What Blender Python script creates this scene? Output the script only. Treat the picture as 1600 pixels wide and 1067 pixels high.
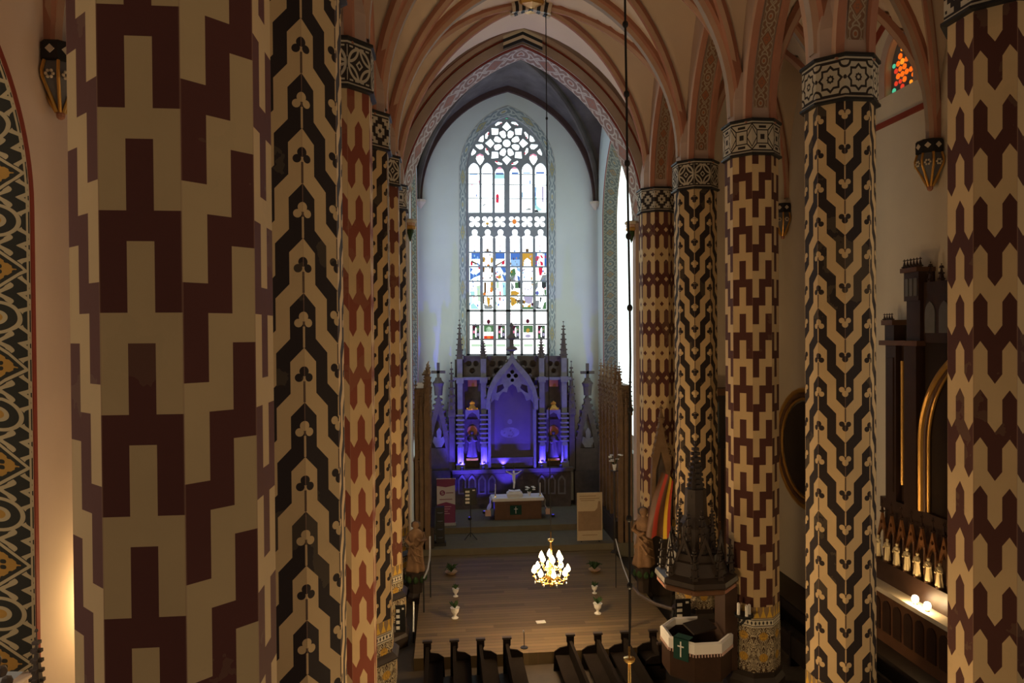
import bpy, bmesh, math, random
from mathutils import Vector, Matrix
from mathutils.geometry import tessellate_polygon
random.seed(7)
PI = math.pi
for o in list(bpy.data.objects):
    bpy.data.objects.remove(o)
SC = bpy.context.scene
COL = SC.collection

# ------------------------------------------------------------------ camera
H = 10.9                                   # eye height on the organ loft
FPX = 1100.0
YAW, PIT, ROL = math.radians(5.476), math.radians(0.627), math.radians(0.402)
CAM = Vector((0, 0, H))
_F = Vector((math.sin(YAW)*math.cos(PIT), math.cos(YAW)*math.cos(PIT), -math.sin(PIT)))
_U0 = Vector((math.sin(YAW)*math.sin(PIT), math.cos(YAW)*math.sin(PIT), math.cos(PIT)))
_R0 = Vector((math.cos(YAW), -math.sin(YAW), 0))
_R = math.cos(ROL)*_R0 - math.sin(ROL)*_U0
_U = math.sin(ROL)*_R0 + math.cos(ROL)*_U0
cam_d = bpy.data.cameras.new('camera')
cam_d.sensor_width = 36.0
cam_d.lens = FPX/1600*36.0
cam_d.clip_start = 0.05
cam_d.clip_end = 300
cam = bpy.data.objects.new('camera', cam_d)
COL.objects.link(cam)
m3 = Matrix((_R, _U, -_F)).transposed()
cam.matrix_world = Matrix.Translation(CAM) @ m3.to_4x4()
SC.camera = cam

# ------------------------------------------------------------------ world, exposure
w = bpy.data.worlds.new('world')
SC.world = w
w.use_nodes = True
bg = w.node_tree.nodes['Background']
bg.inputs[0].default_value = (1.0, 0.80, 0.58, 1)
bg.inputs[1].default_value = 0.15
SC.view_settings.view_transform = 'Standard'
SC.view_settings.look = 'None'
SC.view_settings.gamma = 1
SC.view_settings.use_curve_mapping = False
SC.view_settings.exposure = 0.0
SC.cycles.max_bounces = 6
SC.cycles.diffuse_bounces = 4
SC.cycles.glossy_bounces = 3
SC.cycles.sample_clamp_indirect = 4.0
SC.cycles.use_denoising = True

CHANDELIER_W = 820
BLUE_W = 480
WIN_E = 3.2
SIDE_E = 1.7

def dirpx(x, y):
    return _F*FPX + _R*(x-800) - _U*(y-533.5)
def P(x, y, Y):
    """point of the church seen at photo pixel x,y and standing at distance Y down the nave"""
    d = dirpx(x, y)
    return CAM + d*(Y/d.y)
def PXp(x, y, X):
    d = dirpx(x, y)
    return CAM + d*(X/d.x)
def PZ(x, y, Z):
    d = dirpx(x, y)
    return CAM + d*((Z-H)/d.z)

# ------------------------------------------------------------------ node expression helper
class S:
    def __init__(s, nt, v): s.nt, s.v = nt, v
    def _m(s, op, *a):
        n = s.nt.nodes.new('ShaderNodeMath'); n.operation = op
        for i, x in enumerate((s,)+a):
            x = x.v if isinstance(x, S) else x
            if isinstance(x, (int, float)): n.inputs[i].default_value = x
            else: s.nt.links.new(x, n.inputs[i])
        return S(s.nt, n.outputs[0])
    def __add__(s, o): return s._m('ADD', o)
    __radd__ = __add__
    def __sub__(s, o): return s._m('SUBTRACT', o)
    def __rsub__(s, o): return (s*-1)+o
    def __mul__(s, o): return s._m('MULTIPLY', o)
    __rmul__ = __mul__
    def __truediv__(s, o): return s._m('DIVIDE', o)
    def floor(s): return s._m('FLOOR')
    def frac(s): return s._m('FRACT')
    def abs(s): return s._m('ABSOLUTE')
    def sin(s): return s._m('SINE')
    def cos(s): return s._m('COSINE')
    def mod(s, o): return s._m('FLOORED_MODULO', o)
    def ping(s, o): return s._m('PINGPONG', o)
    def lt(s, o): return s._m('LESS_THAN', o)
    def gt(s, o): return s._m('GREATER_THAN', o)
    def min(s, o): return s._m('MINIMUM', o)
    def max(s, o): return s._m('MAXIMUM', o)
    def sqrt(s): return s._m('SQRT')
    def pow(s, o): return s._m('POWER', o)
    def band(s, a, b): return s.gt(a)*s.lt(b)
def hyp(a, b): return (a*a+b*b).sqrt()
def xor(a, b): return (a-b).abs()

class Mat:
    """node material: m.uv() / m.pos() give coordinates, m.noise(), m.mix(); finish(color)"""
    def __init__(s, name, rough=0.85, spec=0.2, metal=0.0):
        s.m = bpy.data.materials.new(name); s.m.use_nodes = True
        s.nt = s.m.node_tree
        s.b = s.nt.nodes['Principled BSDF']
        s.b.inputs['Roughness'].default_value = rough
        s.b.inputs['Specular IOR Level'].default_value = spec
        s.b.inputs['Metallic'].default_value = metal
    def sep(s, sock):
        n = s.nt.nodes.new('ShaderNodeSeparateXYZ'); s.nt.links.new(sock, n.inputs[0])
        return [S(s.nt, q) for q in n.outputs]
    def uv(s):
        n = s.nt.nodes.new('ShaderNodeUVMap'); n.uv_map = 'UVMap'
        return s.sep(n.outputs[0])[:2]
    def pos(s):
        n = s.nt.nodes.new('ShaderNodeNewGeometry')
        return s.sep(n.outputs['Position'])
    def vec(s, a, b, c=0.0):
        n = s.nt.nodes.new('ShaderNodeCombineXYZ')
        for i, x in enumerate((a, b, c)):
            x = x.v if isinstance(x, S) else x
            if isinstance(x, (int, float)): n.inputs[i].default_value = x
            else: s.nt.links.new(x, n.inputs[i])
        return n.outputs[0]
    def noise(s, scale, detail=3, vec=None, rough=0.55, dist=0.0):
        n = s.nt.nodes.new('ShaderNodeTexNoise'); n.inputs['Scale'].default_value = scale
        n.inputs['Detail'].default_value = detail; n.inputs['Roughness'].default_value = rough
        n.inputs['Distortion'].default_value = dist
        if vec is None:
            g = s.nt.nodes.new('ShaderNodeNewGeometry'); vec = g.outputs['Position']
        s.nt.links.new(vec, n.inputs['Vector'])
        return S(s.nt, n.outputs[0])
    def voro(s, scale, vec=None, feature='F1'):
        n = s.nt.nodes.new('ShaderNodeTexVoronoi'); n.feature = feature
        n.inputs['Scale'].default_value = scale
        if vec is None:
            g = s.nt.nodes.new('ShaderNodeNewGeometry'); vec = g.outputs['Position']
        s.nt.links.new(vec, n.inputs['Vector'])
        return S(s.nt, n.outputs[0])
    def col(s, c):
        n = s.nt.nodes.new('ShaderNodeRGB'); n.outputs[0].default_value = (*c, 1); return n.outputs[0]
    def mix(s, a, b, f):
        n = s.nt.nodes.new('ShaderNodeMix'); n.data_type = 'RGBA'
        for i, x in ((6, a), (7, b)):
            if isinstance(x, tuple): n.inputs[i].default_value = (*x, 1)
            else: s.nt.links.new(x, n.inputs[i])
        if isinstance(f, S): s.nt.links.new(f.v, n.inputs[0])
        else: n.inputs[0].default_value = f
        return n.outputs[2]
    def vary(s, c, amount=0.25, scale=1.2):
        f = s.noise(scale, 5)
        dark = s.nt.nodes.new('ShaderNodeMix'); dark.data_type = 'RGBA'; dark.blend_type = 'MULTIPLY'
        dark.inputs[0].default_value = 1
        if isinstance(c, tuple): dark.inputs[6].default_value = (*c, 1)
        else: s.nt.links.new(c, dark.inputs[6])
        g = (f-0.5)*(amount*2)+1.0
        cb = s.nt.nodes.new('ShaderNodeCombineColor')
        for i in range(3): s.nt.links.new(g.v, cb.inputs[i])
        s.nt.links.new(cb.outputs[0], dark.inputs[7])
        return dark.outputs[2]
    def bump(s, h, strength=0.3, dist=0.02):
        n = s.nt.nodes.new('ShaderNodeBump'); n.inputs['Strength'].default_value = strength
        n.inputs['Distance'].default_value = dist
        s.nt.links.new(h.v, n.inputs['Height']); s.nt.links.new(n.outputs[0], s.b.inputs['Normal'])
    def finish(s, c):
        if isinstance(c, tuple): s.b.inputs['Base Color'].default_value = (*c, 1)
        else: s.nt.links.new(c, s.b.inputs['Base Color'])
        return s.m

def plain(name, c, rough=0.8, spec=0.2, metal=0.0, vary=0.2, vs=2.5, bump=0.0, bs=20):
    m = Mat(name, rough, spec, metal)
    if bump: m.bump(m.noise(bs, 4), bump, 0.03)
    return m.finish(m.vary(c, vary, vs) if vary else c)
def emit(name, c, st, base=(0.5, 0.5, 0.5)):
    m = Mat(name, 0.4)
    m.b.inputs['Emission Color'].default_value = (*c, 1)
    m.b.inputs['Emission Strength'].default_value = st
    return m.finish(base)

# ------------------------------------------------------------------ mesh builder
class MB:
    def __init__(s): s.v, s.f, s.mi, s.uv = [], [], [], []
    def add(s, vs, fs, mi=0, uvs=None):
        b = len(s.v); s.v += [tuple(v) for v in vs]
        for k, f in enumerate(fs):
            s.f.append([b+i for i in f]); s.mi.append(mi if isinstance(mi, int) else mi[k])
            s.uv.append(uvs[k] if uvs else None)
        return s
    def box(s, c, d, rz=0.0, mi=0, tilt=None):
        hx, hy, hz = d[0]/2, d[1]/2, d[2]/2
        R = Matrix.Rotation(rz, 3, 'Z')
        if tilt: R = R @ Matrix.Rotation(tilt[1], 3, tilt[0])
        vs = [R @ Vector((sx*hx, sy*hy, sz*hz)) + Vector(c) for sz in (-1, 1) for sx, sy in ((-1, -1), (1, -1), (1, 1), (-1, 1))]
        return s.add(vs, [(3, 2, 1, 0), (4, 5, 6, 7), (0, 1, 5, 4), (1, 2, 6, 5), (2, 3, 7, 6), (3, 0, 4, 7)], mi)
    def box2(s, a, b, mi=0):
        lo = [min(a[i], b[i]) for i in range(3)]; hi = [max(a[i], b[i]) for i in range(3)]
        return s.box([(lo[i]+hi[i])/2 for i in range(3)], [hi[i]-lo[i] for i in range(3)], 0, mi)
    def rings(s, rings, close=True, cap=True, mi=0):
        n = len(rings[0]); vs = [p for r in rings for p in r]; fs = []
        for i in range(len(rings)-1):
            for j in range(n if close else n-1):
                k = (j+1) % n
                fs.append((i*n+j, i*n+k, (i+1)*n+k, (i+1)*n+j))
        if cap and close:
            fs.append(tuple(range(n))[::-1]); fs.append(tuple((len(rings)-1)*n+j for j in range(n)))
        return s.add(vs, fs, mi)
    def lathe(s, c, prof, n=16, ph=0.0, mi=0, sx=1.0, sy=1.0):
        return s.rings([[(c[0]+r*sx*math.cos(ph+2*PI*j/n), c[1]+r*sy*math.sin(ph+2*PI*j/n), c[2]+z) for j in range(n)] for r, z in prof], mi=mi)
    def tube(s, path, r, n=8, mi=0):
        path = [Vector(p) for p in path]; rs = r if isinstance(r, (list, tuple)) else [r]*len(path)
        R = []
        for i, p in enumerate(path):
            t = (path[min(i+1, len(path)-1)]-path[max(i-1, 0)]).normalized()
            a = t.cross(Vector((0.31, 0.2, 1)) if abs(t.z) < 0.9 else Vector((0, 1, 0))).normalized(); b = t.cross(a)
            R.append([p+(a*math.cos(2*PI*j/n)+b*math.sin(2*PI*j/n))*rs[i] for j in range(n)])
        return s.rings(R, mi=mi)
    def ball(s, c, r, n=10, m=6, mi=0):
        rr = r if isinstance(r, (tuple, list)) else (r, r, r)
        return s.rings([[(c[0]+rr[0]*math.sin(PI*i/m)*math.cos(2*PI*j/n), c[1]+rr[1]*math.sin(PI*i/m)*math.sin(2*PI*j/n), c[2]-rr[2]*math.cos(PI*i/m)) for j in range(n)]
                        for i in [0.04]+list(range(1, m))+[m-0.04]], mi=mi)
    def sweep(s, path, prof, side, mi=0, close=False):
        """profile points (a,b): a along side vector, b along normal away from path"""
        path = [Vector(p) for p in path]; R = []
        for i, p in enumerate(path):
            t = (path[min(i+1, len(path)-1)]-path[max(i-1, 0)]).normalized()
            sd = Vector(side) if not callable(side) else side(i)
            sd = (sd-t*sd.dot(t)).normalized(); nn = t.cross(sd).normalized()
            R.append([p+sd*a+nn*b for a, b in prof])
        n = len(prof); vs = [q for r in R for q in r]; fs, ms = [], []
        for i in range(len(R)-1):
            for j in range(n if close else n-1):
                k = (j+1) % n
                fs.append((i*n+j, (i+1)*n+j, (i+1)*n+k, i*n+k)); ms.append(mi if isinstance(mi, int) else mi[j])
        if close:
            fs += [tuple(range(n)), tuple((len(R)-1)*n+j for j in range(n))[::-1]]; ms += [ms[0], ms[0]]
        return s.add(vs, fs, ms)
    def plate(s, loops, fn, thick, mi=0):
        """flat plate with holes: loops of 2-D points, fn maps (x,z,depth) to the church"""
        polys = [[Vector((x, z, 0)) for x, z in l] for l in loops]
        tri = tessellate_polygon(polys); pts = [p for l in loops for p in l]; n = len(pts)
        vs = [fn(x, z, 0) for x, z in pts]+[fn(x, z, thick) for x, z in pts]
        fs = [tuple(t) for t in tri]+[tuple(n+i for i in t[::-1]) for t in tri]; b = 0
        for l in loops:
            k = len(l)
            for i in range(k): fs.append((b+i, b+(i+1) % k, n+b+(i+1) % k, n+b+i))
            b += k
        return s.add(vs, fs, mi)
    def mesh(s, name, mats, smooth=False):
        me = bpy.data.meshes.new(name); me.from_pydata(s.v, [], s.f)
        for m in (mats if isinstance(mats, (list, tuple)) else [mats]): me.materials.append(m)
        me.polygons.foreach_set('material_index', s.mi)
        if any(u is not None for u in s.uv):
            l = me.uv_layers.new(name='UVMap'); i = 0
            for f, u in zip(s.f, s.uv):
                for k in range(len(f)):
                    if u: l.data[i].uv = u[k]
                    i += 1
        bm = bmesh.new(); bm.from_mesh(me); bmesh.ops.recalc_face_normals(bm, faces=bm.faces); bm.to_mesh(me); bm.free()
        if smooth: me.shade_smooth()
        return me
    def build(s, name, mats, parent=None, smooth=False):
        o = bpy.data.objects.new(name, s.mesh(name, mats, smooth)); COL.objects.link(o)
        if parent is not None: attach(o, parent)
        return o
def build_each(mb, name, mats, parent=None, smooth=False):
    """one object for every separate piece collected in mb"""
    par = list(range(len(mb.v)))
    def find(i):
        while par[i] != i: par[i] = par[par[i]]; i = par[i]
        return i
    for f in mb.f:
        r = find(f[0])
        for i in f[1:]: par[find(i)] = r
    comp = {}
    for k, f in enumerate(mb.f): comp.setdefault(find(f[0]), []).append(k)
    for ks in comp.values():
        n = MB(); ids = {}
        for k in ks:
            for i in mb.f[k]:
                if i not in ids: ids[i] = len(n.v); n.v.append(mb.v[i])
            n.f.append([ids[i] for i in mb.f[k]]); n.mi.append(mb.mi[k]); n.uv.append(mb.uv[k])
        n.build(name, mats, parent, smooth)
WORLD = {}
def attach(o, parent):
    o.parent = parent
    if parent.name in WORLD: o.matrix_parent_inverse = Matrix.Translation(-WORLD[parent.name])
def tag(o, label, cat, group=None):
    o['label'] = label; o['category'] = cat
    if group: o['group'] = group
    return o
def thing(name, label, cat, loc=(0, 0, 0), group=None, local=False):
    o = bpy.data.objects.new(name, None); COL.objects.link(o); o.location = loc
    o.empty_display_size = 0.1
    if not local: WORLD[o.name] = Vector(loc)
    return tag(o, label, cat, group)
def struct(o, label=None):
    o['kind'] = 'structure'
    if label: o['label'] = label
    return o
def copy_tree(o, parent=None):
    c = o.copy(); COL.objects.link(c); c.parent = parent
    for ch in list(o.children): copy_tree(ch, c)
    return c

# ------------------------------------------------------------------ shared dimensions
XL, XR = -2.27, 9.21                 # the two column rows
XC = (XL+XR)/2
BAY = 4.75
Y0 = 6.158
def YK(k): return Y0+k*BAY
WAL, WAR = -8.2, 15.15               # aisle walls
ZT, ZB = 6.17+H, 5.15+H              # capital ring
RIDGE = 13.0+H
YARCH, YBACK = 30.75, 41.2
CHL, CHR = -1.5, 9.1                 # chancel side walls
ZPLAT, ZCH, ZALT = 0.4, 0.7, 1.0
# ------------------------------------------------------------------ materials of the building
OCHRE = (0.60, 0.43, 0.225)
def column_mat(name, kind, dark, light=OCHRE, T=1.55, z0=0.0, off=0.0, s0=3):
    m = Mat(name, 0.8, 0.25)
    u, z = m.uv()
    v = (z-z0)/T
    FW = 0.583
    if kind == 'step':
        st = (u*3.0+s0).floor().mod(4.0)
        h = ((st-2.0).abs()-1.0)*0.35
        mask = (v-h).frac().lt(0.5)
    elif kind in ('wave', 'wave_fleur'):
        t = (u+off).ping(1.0)
        h = t*0.39+(t*3.0).floor().min(2.0)*0.29
        mask = (v-h).frac().lt(0.5)
        dxl = t*FW; dxh = (1.0-t)*FW
        def fleur(dx, q, up):
            # q: 0..0.5 position within the half band, metres from its end
            zz = (q if up else 0.5-q)*T
            stem = dx.lt(0.016)*zz.lt(0.30)
            c1 = hyp(dx, zz-0.44).lt(0.07)
            c2 = hyp(dx-0.075, zz-0.35).lt(0.06)
            r = stem.max(c1).max(c2)
            if kind == 'wave_fleur':
                r = r.max((dx*1.2+(zz-0.38).abs()).lt(0.10)).max(dx.lt(0.06)*(zz-0.27).abs().lt(0.018))
            return r
        ql = v.frac().mod(0.5); qh = (v-0.97).frac().mod(0.5)
        fl = fleur(dxl, ql, False)*t.lt(0.3)+fleur(dxh, qh, True)*t.gt(0.7)
        mask = xor(mask, fl)
    elif kind == 'hex':
        su = u*3.0+off
        st = su.floor().mod(2.0)
        wv = (su.frac()-0.5).abs()
        h = ((1.0-wv*2.0)*0.10+0.12)*(1.0-st*2.0)
        mask = (v-h).frac().lt(0.5)
    else:
        su = u*3.0+off
        st = su.floor().mod(2.0)
        wv = (su.frac()-0.5).abs()
        d = ((v+0.5).frac()-0.5).abs()
        pt = (1.0-wv*2.0)*0.05
        lim = (pt+0.35)*(1.0-st)+(0.14-pt)*st
        mask = d.lt(lim)
        if kind == 'hexd':
            dd = d*(1.0-st)+(0.5-d)*st
            mask = xor(mask, (wv*0.19+dd*T*0.8).lt(0.085))
    base = m.mix(light, dark, mask)
    # painted joints at the arrises and plaster stains
    edge = (u.frac()-0.5).abs().gt(0.487)
    base = m.mix(base, (0.42, 0.24, 0.15), edge*0.35)
    stain = m.noise(0.9, 5).gt(0.60)
    base = m.mix(base, (0.42, 0.32, 0.17), stain*0.10)
    m.bump(m.noise(9, 4), 0.12, 0.02)
    return m.finish(m.vary(base, 0.16, 0.8))

BLK, WHT = (0.035, 0.028, 0.026), (0.50, 0.45, 0.35)
def capital_mat(name, kind):
    m = Mat(name, 0.8, 0.2)
    u, v = m.uv()
    n = 1.0
    a = (u*n).frac()*2.0-1.0
    b = (v-0.5)/0.36
    aa, ab = a.abs(), b.abs()
    if kind == 'star':
        d = aa.max(ab).min((aa+ab)*0.72)
        dk = d.band(0.48, 0.62).max(hyp(aa-1.0, ab-1.0).band(0.30, 0.45)).max(d.lt(0.2)*d.gt(0.09)).max(hyp(aa-1.0, ab).lt(0.13))
        dk = dk.max(ab.gt(0.93)*aa.lt(0.6))
    elif kind == 'square':
        d = aa.max(ab)
        dk = d.lt(0.20).max(d.band(0.48, 0.57)).max(((aa-1.0).abs()*1.6+ab).band(0.72, 0.86)).max(((aa-ab).abs()).lt(0.07)*d.gt(0.5))
        dk = dk.max((ab-0.78).abs().lt(0.10)*aa.lt(0.35))
    elif kind == 'circle':
        r = hyp(a, b)
        dia = aa+ab
        r4 = hyp(aa-1.0, ab-1.0)
        lt_ = r.band(0.80, 0.97).max((r4-0.92).abs().lt(0.08)*r.lt(0.85)).max(dia.band(0.16, 0.30)).max(aa.max(ab).gt(0.90)*((a*7.0).sin().abs()).gt(0.5)*ab.gt(0.3))
        dk = 1.0-lt_.min(1.0)
    else:
        d = ((aa*4.0).floor()/4.0)+((ab*4.0).floor()/4.0)
        dk = d.band(0.45, 0.80).max((aa+ab).lt(0.20)).max(d.gt(1.25)*aa.max(ab).lt(0.9)).max(aa.band(0.3, 0.42)*ab.lt(0.5)*0.0)
    dk = dk*v.band(0.14, 0.86)
    rim = (v-0.5).abs()
    dk = dk.max(rim.band(0.36, 0.40)).max(rim.gt(0.44))
    return m.finish(m.vary(m.mix(WHT, BLK, dk.min(1.0)), 0.2, 1.5))

def damask_mat(name, light, dark, gold):
    m = Mat(name, 0.75, 0.25)
    u, v = m.uv()
    a = (u.frac()-0.5).abs()*2.0
    p = m.noise(2.6, 1, m.vec(a*0.62, v*1.25, 0.0), 0.5, 1.6)
    q = (p*46.0).sin()
    dk = q.gt(0.05)
    gl = hyp(a*0.45, ((v*1.6+0.3).frac()-0.5)).lt(0.20)
    c = m.mix(light, dark, dk)
    c = m.mix(c, m.mix(gold, (0.35, 0.20, 0.05), q.gt(0.0)), gl)
    return m.finish(m.vary(c, 0.2))
def crown_mat(name):
    """gold crown teeth above, black and white dotted band below (v 0..1)"""
    m = Mat(name, 0.7, 0.3)
    u, v = m.uv()
    a = ((u*3.0).frac()-0.5).abs()*2.0
    teeth = v.band(0.48, 0.97)*((v-0.62)*1.2+a*0.55).lt(0.32)
    ball = hyp(a*0.5, (v-0.9)*0.8).lt(0.11)
    bandw = v.lt(0.42)
    d = ((u*5.0).frac()-0.5).abs()
    dots = (d*0.6+(v-0.22).abs()*1.5).lt(0.17)
    lines = (v-0.22).abs().band(0.13, 0.17)
    c = m.mix((0.30, 0.20, 0.10), (0.72, 0.45, 0.06), teeth.max(ball))
    c = m.mix(c, m.mix((0.70, 0.64, 0.5), BLK, dots.max(lines)), bandw)
    return m.finish(c)

def ornament_mat(name, light, dark, gold, scale=1.0, accent=None):
    """painted border: u across 0..1, v along the band in metres"""
    m = Mat(name, 0.8, 0.2)
    u, v = m.uv()
    a = (u-0.5).abs()*2.0
    t = (v*scale).frac(); b = (t-0.5).abs()*2.0
    alt = (v*scale).floor().mod(2.0)
    r = hyp(a, b*1.1)
    ring = r.band(0.62, 0.76).max(r.band(0.20, 0.34))
    dia = (a+b*1.05)
    sq = dia.band(0.80, 0.95)
    scr = ((a*9.0+(b*7.0).sin()*2.0).sin()).gt(0.45)*dia.gt(1.0)
    lines = ring*alt+sq*(1.0-alt)
    lines = lines.max(scr).max(a.band(0.90, 0.96))
    core = r.lt(0.2)*alt+dia.lt(0.62)*(1.0-alt)*((a*14.0).sin()*(b*14.0).sin()).lt(0.35)
    c = m.mix(dark, light, lines.min(1.0))
    c = m.mix(c, gold, core.min(1.0))
    if accent: c = m.mix(c, accent, a.gt(0.96))
    return m.finish(m.vary(c, 0.2))

M = {}
M['plaster'] = plain('pale plaster', (0.66, 0.57, 0.43), 0.9, 0.1, vary=0.12, vs=0.5, bump=0.1, bs=4)
M['plaster_pink'] = plain('pinkish plaster', (0.68, 0.52, 0.40), 0.9, 0.1, vary=0.12, vs=0.5, bump=0.1, bs=4)
M['chancel_plaster'] = plain('white chancel plaster', (0.70, 0.76, 0.74), 0.9, 0.1, vary=0.10, vs=0.5)
M['web'] = plain('cream vault web', (0.78, 0.63, 0.47), 0.9, 0.1, vary=0.12, vs=0.35)
M['web_grey'] = plain('dark grey brown chancel web', (0.115, 0.098, 0.085), 0.9, 0.1, vary=0.7, vs=0.9)  # dark grey brown all over, tone varying at random
M['rib_red'] = plain('red ochre rib', (0.43, 0.20, 0.13), 0.8, 0.2, vary=0.2, vs=1)
M['rib_orange'] = plain('orange rib roll', (0.58, 0.38, 0.27), 0.8, 0.2, vary=0.2, vs=1)
M['rib_grey'] = plain('grey brown rib soffit', (0.42, 0.34, 0.28), 0.8, 0.2, vary=0.2, vs=1)
M['rib_pink'] = plain('rose grey rib', (0.50, 0.37, 0.30), 0.8, 0.2, vary=0.2, vs=1)
M['line_red'] = plain('dark red painted line', (0.26, 0.05, 0.03), 0.8, vary=0.15)
M['stone'] = plain('dark tracery stone', (0.16, 0.16, 0.17), 0.9, 0.1, vary=0.2)
M['window_stone'] = plain('grey window stone', (0.34, 0.37, 0.39), 0.9, 0.1, vary=0.2)
M['pew_wood'] = plain('blackish pew wood', (0.016, 0.012, 0.010), 0.95, 0.03, vary=0.3)
M['carved'] = plain('carved grey brown wood', (0.095, 0.075, 0.065), 0.7, 0.25, vary=0.45, vs=3, bump=0.5, bs=9)
M['carved_lt'] = plain('pale grey carved stone', (0.18, 0.168, 0.172), 0.7, 0.25, vary=0.35, vs=3, bump=0.4, bs=10)
M['stall_wood'] = plain('brown carved stall wood', (0.19, 0.115, 0.06), 0.6, 0.3, vary=0.4, vs=3, bump=0.5, bs=9)
M['dark_wood'] = plain('black brown wood', (0.035, 0.024, 0.018), 0.5, 0.4, vary=0.3)
M['brown_wood'] = plain('red brown wood', (0.13, 0.06, 0.03), 0.45, 0.4, vary=0.3)
M['gold'] = plain('old gilding', (0.62, 0.34, 0.08), 0.35, 0.5, 0.6, vary=0.2)
M['orange'] = plain('orange niche paint', (0.55, 0.22, 0.07), 0.7, vary=0.2)
M['white_cloth'] = plain('white linen', (0.80, 0.77, 0.72), 0.9, 0.1, vary=0.05)
M['pink_cloth'] = plain('pinkish cloth band', (0.60, 0.42, 0.36), 0.9, 0.1, vary=0.1)
M['green_cloth'] = plain('dark green cloth', (0.02, 0.06, 0.045), 0.9, 0.1, vary=0.2)
M['white'] = plain('white paint', (0.80, 0.78, 0.72), 0.6, 0.3, vary=0.05)
M['black'] = plain('black metal', (0.012, 0.012, 0.013), 0.5, 0.4, vary=0.1)
M['steel'] = plain('brushed steel tube', (0.62, 0.64, 0.66), 0.3, 0.5, 0.7, vary=0.05)
M['iron'] = plain('blackened chain', (0.02, 0.018, 0.017), 0.6, 0.4, 0.3, vary=0.1)
M['brass'] = plain('chandelier brass', (0.75, 0.48, 0.15), 0.25, 0.5, 0.9, vary=0.1)
M['statue_tan'] = plain('tan carved statue', (0.42, 0.27, 0.15), 0.7, 0.3, vary=0.25, vs=5)
M['statue_ivory'] = plain('ivory statuette', (0.72, 0.58, 0.33), 0.6, 0.3, vary=0.15, vs=8)
M['leaf'] = plain('dark green leaves', (0.03, 0.06, 0.02), 0.7, vary=0.3)
M['red_paint'] = plain('red paint', (0.40, 0.05, 0.03), 0.7, vary=0.1)
M['yellow_paint'] = plain('flag yellow', (0.75, 0.50, 0.05), 0.8, vary=0.1)

mf = Mat('plank floor', 0.55, 0.3)
X_, Y_, Z_ = mf.pos()
row = (Y_*4.2).floor()
sh = mf.noise(1.0, 0, mf.vec((X_*0.30+row*3.7).floor()*1.7, row*5.13))
grain = mf.noise(3.0, 4, mf.vec(X_*0.5, Y_*9.0))
c = mf.mix((0.075, 0.052, 0.022), (0.25, 0.175, 0.082), sh)
c = mf.mix(c, (0.05, 0.03, 0.016), ((Y_*4.2).frac().lt(0.10))*0.8)
c = mf.mix(c, (0.22, 0.11, 0.062), grain.gt(0.56)*0.35)
mf.bump((Y_*4.2).frac().lt(0.10)*-1.0, 0.4, 0.01)
M['planks'] = mf.finish(c)
M['nave_floor'] = plain('dark nave floor', (0.055, 0.042, 0.030), 0.6, 0.3, vary=0.3)
M['carpet'] = plain('grey chancel carpet', (0.165, 0.145, 0.10), 0.95, 0.05, vary=0.15, vs=3)
M['border'] = ornament_mat('teal arabesque border', (0.64, 0.71, 0.69), (0.31, 0.38, 0.41), (0.54, 0.50, 0.28), 0.62, (0.22, 0.07, 0.06))
M['arch_band'] = ornament_mat('white and red arabesque band', (0.66, 0.66, 0.64), (0.36, 0.27, 0.25), (0.42, 0.24, 0.20), 0.8)
M['jamb_band'] = ornament_mat('black and cream tile border', (0.46, 0.38, 0.24), (0.035, 0.035, 0.03), (0.42, 0.24, 0.06), 1.02, None)
M['gold_key'] = ornament_mat('gold key pattern', (0.32, 0.33, 0.22), (0.15, 0.16, 0.12), (0.30, 0.22, 0.10), 1.6, (0.45, 0.25, 0.12))
M['soffit_band'] = ornament_mat('arcade soffit chain', (0.40, 0.33, 0.24), (0.24, 0.13, 0.08), (0.36, 0.14, 0.07), 1.7)
M['bw'] = capital_mat('black and white boss paint', 'square')

# ------------------------------------------------------------------ floors
def slab(name, x0, x1, y0, y1, z0, z1, mat):
    return struct(MB().box2((x0, y0, z0), (x1, y1, z1)).build(name, mat))
floor = slab('floor', WAL-1.2, WAR+1.2, -3.4, YBACK+0.5, -0.3, 0.0, M['nave_floor'])
platform = slab('floor_platform', XL+1.2, XR-1.2, 22.9, 33.45, 0.0, ZPLAT, M['planks'])
slab('floor_chancel', CHL, CHR, 33.45, YBACK, 0.0, ZCH, M['carpet'])
slab('floor_altar_step', CHL+0.5, CHR-0.5, 36.0, YBACK, ZCH, ZALT, M['carpet'])

# ------------------------------------------------------------------ vaults
def pointed(a, h, n=16):
    """right half of a pointed arch: list of (x,z) from spring (a,0) to apex (0,h)"""
    r = (a*a+h*h)/(2*a); cx = a-r
    t1 = math.asin(min(1, h/r)); out = []
    for i in range(n+1):
        t = t1*i/n
        out.append((cx+r*math.cos(t), r*math.sin(t)))
    out[-1] = (0, h)
    return out
def pz(x, a, h):
    r = (a*a+h*h)/(2*a); cx = a-r; d = r*r-(abs(x)-cx)**2
    return math.sqrt(max(0, d)) if abs(x) < a else 0.0
def arch_pts(a, h, n=16):
    p = pointed(a, h, n)
    return [(-x, z) for x, z in p]+[(x, z) for x, z in p[::-1][1:]]

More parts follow.
